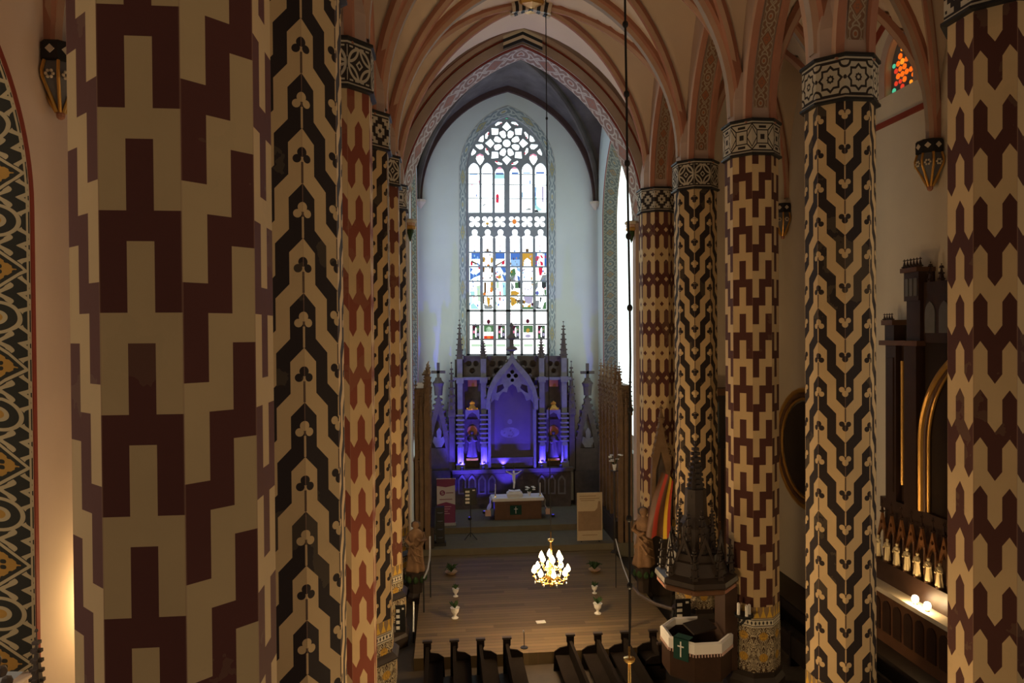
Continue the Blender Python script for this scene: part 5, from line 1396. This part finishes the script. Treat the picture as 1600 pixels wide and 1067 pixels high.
# ------------------------------------------------------------------ pulpit and its canopy
PX0, PY0 = 7.35, 20.15
M['pulpit_wood'] = plain('very dark pulpit wood', (0.05, 0.026, 0.016), 0.5, 0.3, vary=0.4)
OC = [(math.cos(PI/8+k*PI/4), math.sin(PI/8+k*PI/4)) for k in range(8)]
t = thing('pulpit', 'dark octagonal pulpit with white cloth rim and green hanging', 'pulpit', (PX0, PY0, 0))
mb = MB(); mb.lathe((PX0, PY0, 0), [(0.55, 0), (0.55, 0.15), (0.22, 0.25), (0.22, 0.7), (0.85, 1.05)], 8, PI/8); mb.build('foot', M['pulpit_wood'], t)
R_ = 1.0
for k in range(8):
    if k in (7,): continue
    a, b = OC[k], OC[(k+1) % 8]
    def q(p, r, z): return (PX0+p[0]*r, PY0+p[1]*r, z)
    mb = MB(); mb.add([q(a, R_, 1.0), q(b, R_, 1.0), q(b, R_, 2.05), q(a, R_, 2.05), q(a, R_-0.08, 1.0), q(b, R_-0.08, 1.0), q(b, R_-0.08, 2.05), q(a, R_-0.08, 2.05)], [(0, 1, 2, 3), (7, 6, 5, 4), (0, 4, 5, 1), (1, 5, 6, 2), (2, 6, 7, 3), (3, 7, 4, 0)]); mb.build('panel', M['pulpit_wood'], t)
mb = MB(); mb.lathe((PX0, PY0, 0.95), [(0.98, 0), (0.98, 0.08)], 8, PI/8); mb.build('pulpit_floor', M['dark_wood'], t)
mb = MB()
ks = [1, 2, 3, 4, 5, 6]
prof = [(1.04, 1.80), (1.05, 2.08), (0.99, 2.12), (0.90, 2.09), (0.89, 1.92), (0.98, 1.90)]
for k in (2, 3, 4, 5, 6, 1):
    a, b = OC[k], OC[(k+1) % 8]
    vs = [(PX0+p[0]*r, PY0+p[1]*r, z-(0.0)) for p in (a, b) for r, z in prof]
    n = len(prof); mb.add(vs, [(j, (j+1) % n, n+(j+1) % n, n+j) for j in range(n)])
cl = mb.build('rim_cloth', M['white_cloth'], t)
mb = MB()
for k in (2, 3, 4, 5, 6):
    a, b = Vector(OC[k]), Vector(OC[(k+1) % 8])
    for j in range(9):
        p = a.lerp(b, (j+0.5)/9)*1.045; mb.box((PX0+p.x, PY0+p.y, 1.765), (0.03, 0.03, 0.09))
fr_ = mb.build('fringe', M['pink_cloth'], cl); fr_['kind'] = 'stuff'
# green hanging with a white cross, on the panel towards the nave and the loft
kf = 4
a, b = Vector(OC[kf]), Vector(OC[kf+1]); mid = (a+b)/2; nrm = mid.normalized(); ang = math.atan2(nrm.y, nrm.x)+PI/2
gc = Vector((PX0, PY0, 0))+Vector((nrm.x, nrm.y, 0))*(0.9239*1.05+0.03)
mb = MB(); mb.box((gc.x, gc.y, 1.87), (0.46, 0.02, 0.62), ang); mb.box((gc.x-nrm.x*0.15, gc.y-nrm.y*0.15, 2.17), (0.46, 0.32, 0.02), ang); gh = mb.build('green_hanging', M['green_cloth'], t)
gf = gc+Vector((nrm.x, nrm.y, 0))*0.018
mb = MB(); mb.box((gf.x, gf.y, 1.87), (0.035, 0.012, 0.44), ang); mb.box((gf.x, gf.y, 1.95), (0.19, 0.012, 0.035), ang); mb.build('white_cross', M['white'], gh)
mb = MB(); mb.box((PX0+0.15, PY0+0.1, 2.16), (0.9, 0.5, 0.05), 0.4, 0, ('X', 0.3)); mb.build('book_rest', M['dark_wood'], t)
mb = MB(); mb.box2((PX0+0.75, PY0-0.35, 1.0), (XR-0.74, PY0+0.45, 3.44)); mb.build('back_panel', M['pulpit_wood'], t)
# canopy
cz = 3.45
c_ = thing('pulpit_canopy', 'dark octagonal sounding board crowned with gothic spires over the pulpit', 'canopy', (PX0, PY0, cz))
mb = MB(); mb.lathe((PX0, PY0, cz), [(1.02, 0), (1.14, 0.06), (1.14, 0.16), (1.10, 0.20)], 8, PI/8); bd = mb.build('sounding_board', M['brown_wood'], c_)
mb = MB(); mb.lathe((PX0, PY0, cz+0.20), [(1.16, 0), (1.20, 0.05), (1.18, 0.18), (0.95, 0.28), (0.82, 0.62), (0.74, 0.66), (0.74, 0.85)], 8, PI/8); mb.build('roof', M['dark_wood'], c_)
for k in range(8):
    a, b = Vector(OC[k]), Vector(OC[(k+1) % 8]); m_ = (a+b)/2
    an = math.atan2(m_.y, m_.x)+PI/2
    mb = MB(); mb.box((PX0+m_.x*1.145, PY0+m_.y*1.145, cz+0.11), (0.72, 0.02, 0.09), an); mb.build('text_band', M['brown_wood'] if k % 3 else M['rib_red'], bd)
    mb = MB(); pin(mb, PX0+a.x*0.98, PY0+a.y*0.98, cz+0.4, cz+1.35, 0.16, 0, 4); mb.build('corner_pinnacle', M['dark_wood'], c_)
    mb = MB(); R2 = Matrix.Rotation(an, 3, 'Z')
    gp = [(-0.30, 0), (0, 0.75), (0.30, 0), (0.22, 0), (0, 0.55), (-0.22, 0)]
    mb.plate([gp], lambda x, z, d: tuple(Vector((PX0+m_.x*0.86, PY0+m_.y*0.86, cz+0.85+z))+R2 @ Vector((x, d, 0))), 0.05); mb.build('gablet', M['dark_wood'], c_)
    mb = MB(); pin(mb, PX0+m_.x*0.55, PY0+m_.y*0.55, cz+1.0, cz+2.3, 0.16, 0, 5); mb.build('spirelet', M['dark_wood'], c_)
mb = MB(); mb.lathe((PX0, PY0, cz+0.85), [(0.55, 0), (0.50, 0.9), (0.34, 1.2), (0.30, 2.0)], 8, PI/8); mb.build('lantern', M['dark_wood'], c_)
for k in range(8):
    mb = MB(); mb.box((PX0+0.50*math.cos(k*PI/4), PY0+0.50*math.sin(k*PI/4), cz+1.25), (0.02, 0.14, 0.55), k*PI/4); mb.build('lantern_light', M['statue_tan'], c_)
mb = MB(); pin(mb, PX0, PY0, cz+2.6, cz+4.2, 0.42, 0, 8); mb.build('spire', M['dark_wood'], c_)
mb = MB(); mb.box2((PX0+0.9, PY0-0.08, cz+0.05), (XR-0.73, PY0+0.08, cz+0.2)); mb.build('wall_bracket', M['dark_wood'], c_)

# ------------------------------------------------------------------ striped flag draped by the rear right column
fl = thing('striped_flag', 'draped flag with red and yellow stripes behind the right statue', 'flag', P(1032, 845, 27.2))
mb = MB(); rows = []
top = [(1034, 738), (1040, 740), (1044, 742), (1047, 744), (1050, 748), (1052, 752)]
bot = [(1010, 838), (1018, 842), (1026, 836), (1036, 842), (1042, 842), (1048, 836)]
N = 10
for i in range(N+1):
    s_ = i/N; r = []
    for j in range(6):
        bow = -6*math.sin(PI*s_)*(1-j/8)
        r.append(P(top[j][0]+(bot[j][0]-top[j][0])*s_**1.2+bow, top[j][1]+(bot[j][1]-top[j][1])*s_, 27.2+0.12*math.sin(j*1.8+s_*3)))
    rows.append(r)
vs = [p for r in rows for p in r]; n = len(vs); vs += [(p.x, p.y+0.03, p.z) for p in vs]
fs, ms = [], []
for i in range(N):
    for j in range(5):
        a = i*6+j; fs += [(a, a+1, a+7, a+6), (n+a+6, n+a+7, n+a+1, n+a)]; ms += [j, j]
mb.add(vs, fs, ms); mb.build('cloth', [M['brown_wood'], M['red_paint'], M['brown_wood'], M['yellow_paint'], M['red_paint']], fl, True)
mb = MB(); mb.tube([P(1053, 735, 27.3), P(1048, 850, 27.3), Vector((P(1048, 850, 27.3).x, 27.3, 0.0))], 0.03, 6); mb.build('pole', M['dark_wood'], fl)

# ------------------------------------------------------------------ chandeliers
bulb_m = emit('candle bulb', (1.0, 0.70, 0.34), 45)
def chandelier(x, y, z, cup, label, chain_label, chain_r, chain_pts, beads):
    t = thing('chandelier', label, 'chandelier', (x, y, z), 'brass candle chandeliers', local=True)
    mb = MB(); mb.lathe((0, 0, -0.45), [(0.02, -0.12), (0.07, -0.08), (0.04, 0), (0.13, 0.12), (0.20, 0.25), (0.12, 0.38), (0.05, 0.45), (0.10, 0.62), (0.05, 0.78), (0.035, 1.1), (0.03, cup+0.45)], 12); mb.build('stem', M['brass'], t, True)
    mb = MB(); mb.lathe((0, 0, cup), [(0.03, 0), (0.10, 0.05), (0.11, 0.10), (0.04, 0.12)], 12); mb.lathe((0, 0, cup+0.12), [(0.02, 0), (0.02, 0.22)], 8); mb.build('finial_cup', M['brass'], t)
    for tier, (n, r, zz) in enumerate(((8, 0.56, -0.25), (6, 0.34, 0.16))):
        for k in range(n):
            a = 2*PI*(k+0.5*tier)/n; ca, sa = math.cos(a), math.sin(a)
            mb = MB(); mb.tube([(0.10*ca, 0.10*sa, zz), (r*0.45*ca, r*0.45*sa, zz-0.16), (r*0.85*ca, r*0.85*sa, zz-0.12), (r*ca, r*sa, zz+0.04)], 0.018, 6)
            mb.lathe((r*ca, r*sa, zz+0.03), [(0.02, 0), (0.07, 0.02), (0.065, 0.035), (0.025, 0.04)], 10); mb.lathe((r*ca, r*sa, zz+0.06), [(0.018, 0), (0.018, 0.10)], 8); arm = mb.build('arm', M['brass'], t)
            mb = MB(); mb.lathe((r*ca, r*sa, zz+0.16), [(0.025, 0), (0.08, 0.055), (0.078, 0.12), (0.035, 0.21), (0.006, 0.26)], 10); mb.build('bulb', bulb_m, arm, True)
        mb = MB(); mb.sweep([(r*0.6*math.cos(2*PI*j/24), r*0.6*math.sin(2*PI*j/24), zz-0.10) for j in range(25)], [(-0.02, 0), (0, 0.02), (0.02, 0)], (0, 0, 1), 0, True); mb.build('ring', M['brass'], t)
    for k in range(8):
        a = 2*PI*k/8+0.2; mb = MB(); mb.ball((0.56*math.cos(a), 0.56*math.sin(a), -0.36), (0.025, 0.025, 0.05), 6, 5); mb.build('pendant', M['steel'], t)
    lamp('POINT', (0, 0, 0.0), CHANDELIER_W, (1.0, 0.66, 0.34), t, 0.45)
    ch = thing('chandelier_chain', chain_label, 'chain', (x, y, z+cup+0.34))
    mb = MB(); mb.tube(chain_pts, chain_r, 6); mb.build('cable', M['iron'], ch)
    for p in beads:
        mb = MB(); mb.ball(p, (chain_r*2.6, chain_r*2.6, chain_r*3.2), 8, 6); mb.build('bead', M['iron'], ch)
c1 = P(861, 890, 22.9); c2 = P(984, 1150, 12.95)
z1 = c1.z; z2 = c2.z
c1x = P(855, 20, 22.9).x
chandelier(c1.x, 22.9, z1, 0.92, 'glowing brass candle chandelier hanging over the plank floor', 'thin dark cord holding the glowing far chandelier', 0.016,
           [(c1.x, 22.9, z1+1.25), (c1.x-0.03, 22.9, 8), (c1.x-0.04, 22.9, 14), (c1.x-0.06, 22.9, RIDGE-0.2)], [(c1.x-0.045, 22.9, P(857, 185, 22.9).z)])
pts = [(985, 1036), (985, 960), (983, 800), (984, 650), (985, 560), (984, 480), (982, 370), (980, 250), (979, 150), (977, 38), (976, -60)]
cp = [P(x, y, 12.95) for x, y in pts]; cp[0] = Vector((c2.x, 12.95, z2+1.71)); cp.append(Vector((cp[-1].x-0.02, 12.95, RIDGE-0.2)))
chandelier(c2.x, 12.95, z2, 1.38, 'near candle chandelier just below the picture edge, only its rod tip visible', 'dark knotted cable hanging in front of the chancel arch', 0.022, cp,
           [P(x, y, 12.95) for x, y in ((977, 38), (979, 147), (980, 255), (982, 369), (984, 481), (985, 640), (983, 810), (984, 915))])

# ------------------------------------------------------------------ wall lamp behind the huge left column
t = thing('wall_lamp', 'warm lamp on the left aisle wall, its glow showing behind the maroon column', 'lamp', (WAL+0.02, 17.6, 4.6))
mb = MB(); mb.box((WAL+0.03, 17.6, 4.9), (0.06, 0.2, 0.4)); mb.build('backplate', M['brass'], t)
mb = MB(); mb.tube([(WAL+0.05, 17.6, 4.8), (WAL+0.3, 17.6, 4.7), (WAL+0.4, 17.6, 4.9)], 0.02, 6); mb.build('arm', M['brass'], t)
mb = MB(); mb.lathe((WAL+0.4, 17.6, 4.9), [(0.03, 0), (0.09, 0.08), (0.10, 0.18), (0.04, 0.26)], 10); mb.build('globe', emit('warm lamp globe', (1.0, 0.7, 0.35), 20), t, True)
lamp('POINT', (WAL+0.72, 17.3, 5.0), 260, (1.0, 0.68, 0.30), t, 0.12)
# candle sconce on the brown step column
c = P(1160, 965, 19.55)
t = thing('candle_sconce', 'black iron sconce with white candles on the stepped brown column', 'sconce', (c.x, 19.6, c.z))
mb = MB(); mb.tube([(c.x, 19.68, c.z-0.25), (c.x, 19.45, c.z-0.05), (c.x, 19.45, c.z+0.1)], 0.04, 6); mb.lathe((c.x, 19.45, c.z+0.02), [(0.05, 0), (0.26, 0.06), (0.28, 0.12), (0.22, 0.12)], 10); mb.build('bracket', M['black'], t)
for dx, dy, hh in ((-0.16, 0, 0.36), (0.16, 0, 0.30), (0.02, -0.14, 0.33)):
    mb = MB(); mb.lathe((c.x+dx, 19.45+dy, c.z+0.1), [(0.045, 0), (0.045, hh), (0.01, hh+0.03)], 8); mb.build('candle', M['white'], t)

# ------------------------------------------------------------------ side altar on the right aisle wall
XA = WAR-0.45
def Y_at(px): return PXp(px, 700, XA).y
M['niche'] = plain('dull gilt niche wood', (0.22, 0.09, 0.03), 0.5, 0.4, vary=0.4, vs=6)
YE = Y_at(1386); YCEN = 18.3
YA2 = 2*YCEN-YE
RW = plain('dark red brown retable wood', (0.045, 0.022, 0.014), 0.45, 0.4, vary=0.35)
t = thing('side_altar', 'tall dark wooden retable with a gilded arch on the right aisle wall', 'altarpiece', (XA, YCEN, 0))
def zp(px, py, X=None): return PXp(px, py, X or XA).z
zb_, zc_ = zp(1420, 790), zp(1420, 540)
ztop = zp(1430, 425)
YU = Y_at(1419)
for s_ in (1, -1):
    f = lambda y: YCEN+s_*(y-YCEN)
    def sb(name, ya, yb, za, zb2, x0, x1, m_=RW, par=None):
        return MB().box2((x0, f(ya), za), (x1, f(yb), zb2)).build(name, m_, par or t)
    sb('outer_pier', YE, Y_at(1402), zb_, zc_, XA-0.05, WAR)
    sb('pier_panel', YE-0.12, Y_at(1399), zb_+0.3, zc_-0.4, XA-0.09, XA)
    sb('inner_pier', Y_at(1418), Y_at(1437), zb_, zc_, XA-0.12, WAR)
    sb('recess', Y_at(1402), Y_at(1418), zb_, zc_, XA+0.15, WAR)
    mb = MB(); mb.tube([(XA+0.02, f(Y_at(1410)), zb_+0.6), (XA+0.02, f(Y_at(1410)), zc_-0.5)], 0.07, 8); mb.build('gilt_colonnette', M['gold'], t)
    sb('turret', YE+0.04, Y_at(1399), zc_, zp(1392, 508), XA-0.05, XA+0.35)
    sb('turret_cornice', YE+0.12, Y_at(1398)-0.06, zp(1392, 508), zp(1392, 500), XA-0.13, XA+0.4, M['brown_wood'])
    mb = MB()
    for q in range(4): mb = MB(); pin(mb, XA-0.05, f(YE+0.05-0.13*q), zp(1392, 500), zp(1392, 490), 0.07, 0, 1); mb.build('cresting', RW, t)
    sb('cornice', YE+0.14, Y_at(1442), zc_, zc_+0.16, XA-0.2, WAR, M['brown_wood'])
    sb('upper_tower', YU, Y_at(1440), zc_+0.16, ztop-0.9, XA-0.05, WAR)
    sb('tower_head', YU+0.06, Y_at(1440), ztop-0.9, ztop, XA-0.1, WAR)
    sb('tower_cornice', YU+0.14, Y_at(1441), ztop, ztop+0.14, XA-0.18, WAR, M['brown_wood'])
    mb = MB()
    for q in range(6): mb = MB(); pin(mb, XA-0.08, f(YU+0.06-0.15*q), ztop+0.14, ztop+0.42, 0.09, 0, 1); mb.build('cresting', RW, t)
    for q in range(3): sb('tower_panel', YU-0.04-q*0.2, YU-0.18-q*0.2, ztop-0.75, ztop-0.2, XA-0.13, XA-0.1, M['stone'])
mb = MB(); y0, y1 = Y_at(1441), 2*YCEN-Y_at(1441)
mb.box2((XA+0.05, y0, zc_+0.1), (WAR, y1, ztop-0.35)); mb.build('upper_panel', RW, t)
for q in range(7):
    y = y0-(y0-y1)*(q+0.5)/7; mb = MB(); mb.plate([lancet(y, 0.22, zc_+0.4, ztop-1.3, 0.35, 5)], lambda a, b, d: (XA+0.02+d, a, b), 0.05); mb.build('blind_lancet', M['stone'], t)
mb = MB()
for q in range(9): mb = MB(); pin(mb, XA+0.1, y0-(y0-y1)*(q+0.5)/9, ztop-0.35, ztop+0.25-0.1*(q % 2), 0.12, 0, 3); mb.build('crest_finial', RW, t)
mb = MB(); mb.box2((XA+0.1, y0, zb_), (WAR, y1, zc_+0.1)); mb.build('painting_ground', plain('nearly black altar painting', (0.030, 0.018, 0.012), 0.5, vary=0.5, vs=0.8), t)
ah = (y0-y1)/2; asp = zp(1437, 690)-zb_
ap = [(YCEN-ah, 0)]+[(YCEN+x, asp+z) for x, z in arch_pts(ah, 3.0, 14)]+[(YCEN+ah, 0)]
for off_, rr2, mt in ((0.0, 0.10, M['gold']), (0.13, 0.07, M['brown_wood']), (0.22, 0.05, M['gold'])):
    mb = MB(); mb.tube([(XA-0.04+off_*0.4, YCEN+(y-YCEN)*(1-off_/ah), zb_+z*(1-off_/12)) for y, z in ap], rr2, 8); mb.build('gilt_arch', mt, t)
# predella with a row of statuettes in gabled niches
zs_ = zp(1448, 906, XA-0.1)
mb = MB(); mb.box2((XA-0.05, YE+0.3, zb_-0.35), (WAR, YA2-0.3, zb_)); mb.build('predella_cornice', RW, t)
mb = MB(); mb.box2((XA+0.12, YE+0.3, zs_-0.9), (WAR, YA2-0.3, zb_-0.35)); mb.build('predella_back', RW, t)
mb = MB(); mb.box2((XA-0.32, YE+0.3, zs_-0.2), (XA+0.12, YA2-0.3, zs_)); mb.build('predella_shelf', RW, t)
sp = [PXp(px, 890, XA-0.1).y for px in (1376.5, 1391, 1406, 1423, 1440, 1457, 1473.5)]
d_ = (sp[0]-sp[-1])/6
names = ['first', 'second', 'third', 'fourth', 'fifth', 'sixth', 'seventh']
for i in range(13):
    y = sp[0]-d_*i
    if y < YA2: break
    g = 0.46*d_; zt2 = zs_+0.70
    mb = MB(); mb.plate([[(y-g, zt2-0.12), (y-g, zt2+0.02), (y, zt2+0.85), (y+g, zt2+0.02), (y+g, zt2-0.12), (y+g*0.80, zt2-0.12), (y+g*0.72, zt2+0.06), (y, zt2+0.34), (y-g*0.72, zt2+0.06), (y-g*0.80, zt2-0.12)], [(y+0.07*math.cos(2*PI*w_/8), zt2+0.50+0.07*math.sin(2*PI*w_/8)) for w_ in range(8)]], lambda a, b, d: (XA-0.08+d, a, b), 0.08); mb.build('niche_gable', M['niche'], t)
    mb = MB(); pin(mb, XA-0.05, y, zt2+0.80, zt2+1.25, 0.08, 0, 2); mb.build('niche_finial', RW, t)
    mb = MB(); mb.tube([(XA-0.15, y+d_/2, zs_), (XA-0.15, y+d_/2, zt2+0.3)], 0.03, 6); mb.build('niche_shaft', M['brown_wood'], t)
    if i > 6: continue
    s_ = thing('statuette', 'ivory robed statuette, %s from the chancel end in the niche row on the right' % names[i], 'statuette', (XA-0.2, y, zs_), 'statuettes of the right side altar')
    mb = MB(); mb.lathe((XA-0.2, y, zs_), [(0.12, 0), (0.12, 0.04), (0.10, 0.05)], 8); mb.build('base', M['brown_wood'], s_)
    mb = MB(); statue(mb, (XA-0.2, y, zs_+0.05), 0.70, 0, i*3+1, -PI/2); mb.build('figure', M['statue_ivory'], s_, True)
# mensa with white top and arcaded wooden front
XM = XA-0.75
zm = zp(1425, 946, XM)
mb = MB(); mb.box2((XM-0.05, YE+1.2, zm-0.14), (XA+0.1, YA2-0.6, zm)); mb.build('mensa_top', M['plaster'], t)
mb = MB(); mb.box2((XM+0.03, YE+1.2, 0), (XA+0.1, YA2-0.6, zm-0.14)); mb.build('mensa_body', M['brown_wood'], t)
for q in range(16):
    y = YE+1.0-q*0.52
    if y < YA2: break
    mb = MB(); mb.plate([lancet(y, 0.19, zm-1.35, zm-0.55, 0.22, 5)], lambda a, b, d: (XM-0.005+d, a, b), 0.04); mb.build('front_panel', RW, t)
mb = MB(); mb.box2((XM-0.6, YE+1.2, 0), (XM+0.03, YA2-0.6, 0.9)); mb.build('kneeler_step', M['dark_wood'], t)
mb = MB(); mb.box2((XA-0.32, YE+1.0, zm), (XA+0.12, YA2-0.5, zs_-0.2)); mb.build('gradine', RW, t)
globe = emit('white lamp globe', (1.0, 0.80, 0.50), 14)
for px, py, lab in ((1430, 943, 'glowing white globe lamp, left one on the side altar ledge'), (1449, 950, 'glowing white globe lamp, right one on the side altar ledge')):
    c = PXp(px, py, XM+0.16)
    l_ = thing('globe_lamp', lab, 'lamp', (c.x, c.y, zm), 'globe lamps on the side altar')
    mb = MB(); mb.lathe((c.x, c.y, zm), [(0.07, 0), (0.06, 0.03), (0.03, 0.05), (0.03, max(0.06, c.z-zm-0.08))], 8); mb.build('holder', M['brass'], l_)
    mb = MB(); mb.lathe((c.x, c.y, max(c.z-0.1, zm+0.06)), [(0.05, 0), (0.095, 0.05), (0.10, 0.12), (0.085, 0.18), (0.05, 0.21)], 12); mb.build('globe', globe, l_, True)
    lamp('POINT', (c.x-0.16, c.y-0.02, c.z+0.14), 40, (1.0, 0.66, 0.30), l_, 0.1)
# round gilded frame further along the right wall
t = thing('round_frame', 'round gilded picture frame low on the right aisle wall', 'frame', (WAR-0.1, 28.0, 3.4))
rc = (28.0, 6.0)
for r, rad, mt in ((1.0, 0.11, M['gold']), (0.92, 0.10, M['brown_wood']), (0.85, 0.06, M['gold'])):
    mb = MB(); mb.tube([(WAR-0.13, rc[0]+2.6*r*math.cos(2*PI*j/28), rc[1]+2.48*r*math.sin(2*PI*j/28)) for j in range(29)], rad, 8); mb.build('moulding', mt, t)
mb = MB(); mb.plate([[(rc[0]+2.1*math.cos(2*PI*j/28), rc[1]+2.0*math.sin(2*PI*j/28)) for j in range(28)]], lambda a, b, d: (WAR-0.1+d, a, b), 0.05); mb.build('picture', M['dark_wood'], t)

# ------------------------------------------------------------------ carved wooden altar at the left wall, only its pinnacle in view
c = PXp(57, 985, WAL+0.45)
t = thing('side_altar', 'dark carved pinnacle of a wooden altar in the lower left corner', 'altarpiece', (c.x, c.y, 0))
mb = MB(); pin(mb, c.x, c.y, c.z-1.9, c.z, 0.26, 0, 8); mb.box2((c.x-0.13, c.y-0.13, 0), (c.x+0.13, c.y+0.13, c.z-1.9)); mb.build('pinnacle_post', M['carved'], t)
mb = MB(); gy = c.y-1.6
mb.plate([[(gy-1.4, 1.0), (gy+1.4, 1.0), (gy+1.4, c.z-1.4), (gy+0.75, c.z-0.9), (gy, c.z+0.9), (gy-0.75, c.z-0.9), (gy-1.4, c.z-1.4)]], lambda y, z, d: (c.x-0.2-d, y, z), 0.15); mb.build('gable_panel', M['carved'], t)
mb = MB()
for q in range(9): mb.ball((c.x-0.15, gy+1.4*(1-q/9), c.z-1.4+2.3*q/9), 0.11, 6, 4)
build_each(mb, 'crocket', M['carved'], t)
mb = MB(); mb.box2((c.x-0.4, gy-1.7, 0), (c.x+0.6, gy+1.7, 1.1)); mb.build('mensa', M['brown_wood'], t)

# ------------------------------------------------------------------ cabinet at the end of the right aisle and carved gable behind the flag
xk = P(1122, 700, 31.0).x; zk = P(1122, 606, 31.0).z
t = thing('tall_cabinet', 'tall dark cabinet at the far end of the right aisle between two columns', 'cabinet', (xk, 30.9, 0))
mb = MB(); mb.box2((xk-1.1, 30.55, 0), (xk+1.1, 31.25, zk-0.3)); mb.build('body', M['dark_wood'], t)
mb = MB(); mb.box2((xk-1.2, 30.45, zk-0.3), (xk+1.2, 31.25, zk)); mb.build('cornice', M['brown_wood'], t)
for s_ in (-1, 1):
    mb = MB(); mb.box2((xk+s_*0.08, 30.5, 0.3), (xk+s_*1.0, 30.55, zk-2.7)); dr = mb.build('door', M['brown_wood'], t)
    mb = MB(); mb.ball((xk+s_*0.16, 30.46, 2.4), 0.05, 8, 6); mb.build('knob', M['brass'], dr)
    mb = MB(); mb.box2((xk+s_*0.15, 30.5, zk-2.4), (xk+s_*0.95, 30.55, zk-0.6)); mb.build('pane', plain('dull cabinet glass', (0.10, 0.12, 0.13), 0.2, 0.5, vary=0.2), t)
Yg = 28.5
gp = [(1016, 838), (1020, 716), (1025, 690), (1033, 652), (1041, 690), (1047, 716), (1049, 838)]
bz = P(1033, 838, Yg)
t = thing('carved_gable', 'brown carved gothic gable standing behind the striped flag', 'altarpiece', (bz.x, Yg, 0))
mb = MB(); pplate(mb, [gp, [(1024, 800), (1041, 800), (1041, 735), (1033, 705), (1025, 735)]], Yg, 0.25); mb.build('gable', M['stall_wood'], t)
mb = MB(); pbox(mb, 1021, 700, 1045, 835, Yg+0.15, 0.08); mb.build('back_panel', M['carved'], t)
mb = MB(); q0, q1 = P(1014, 838, Yg), P(1050, 838, Yg); mb.box2((q0.x, Yg-0.1, 0), (q1.x, Yg+0.35, q0.z)); mb.build('base', M['dark_wood'], t)
mb = MB()
for l in (gp[1:4], gp[3:6]):
    for u_, v_ in zip(l, l[1:]):
        for q in range(3):
            s_ = (q+0.5)/3; p = P(u_[0]+(v_[0]-u_[0])*s_, u_[1]+(v_[1]-u_[1])*s_, Yg+0.1); mb.ball((p.x, p.y, p.z), (0.11, 0.11, 0.10), 6, 4)
build_each(mb, 'crocket', M['stall_wood'], t)
mb = MB(); p = P(1033, 652, Yg+0.1); pin(mb, p.x, Yg+0.12, p.z-0.1, p.z+0.5, 0.2, 0, 2); mb.build('finial', M['stall_wood'], t)
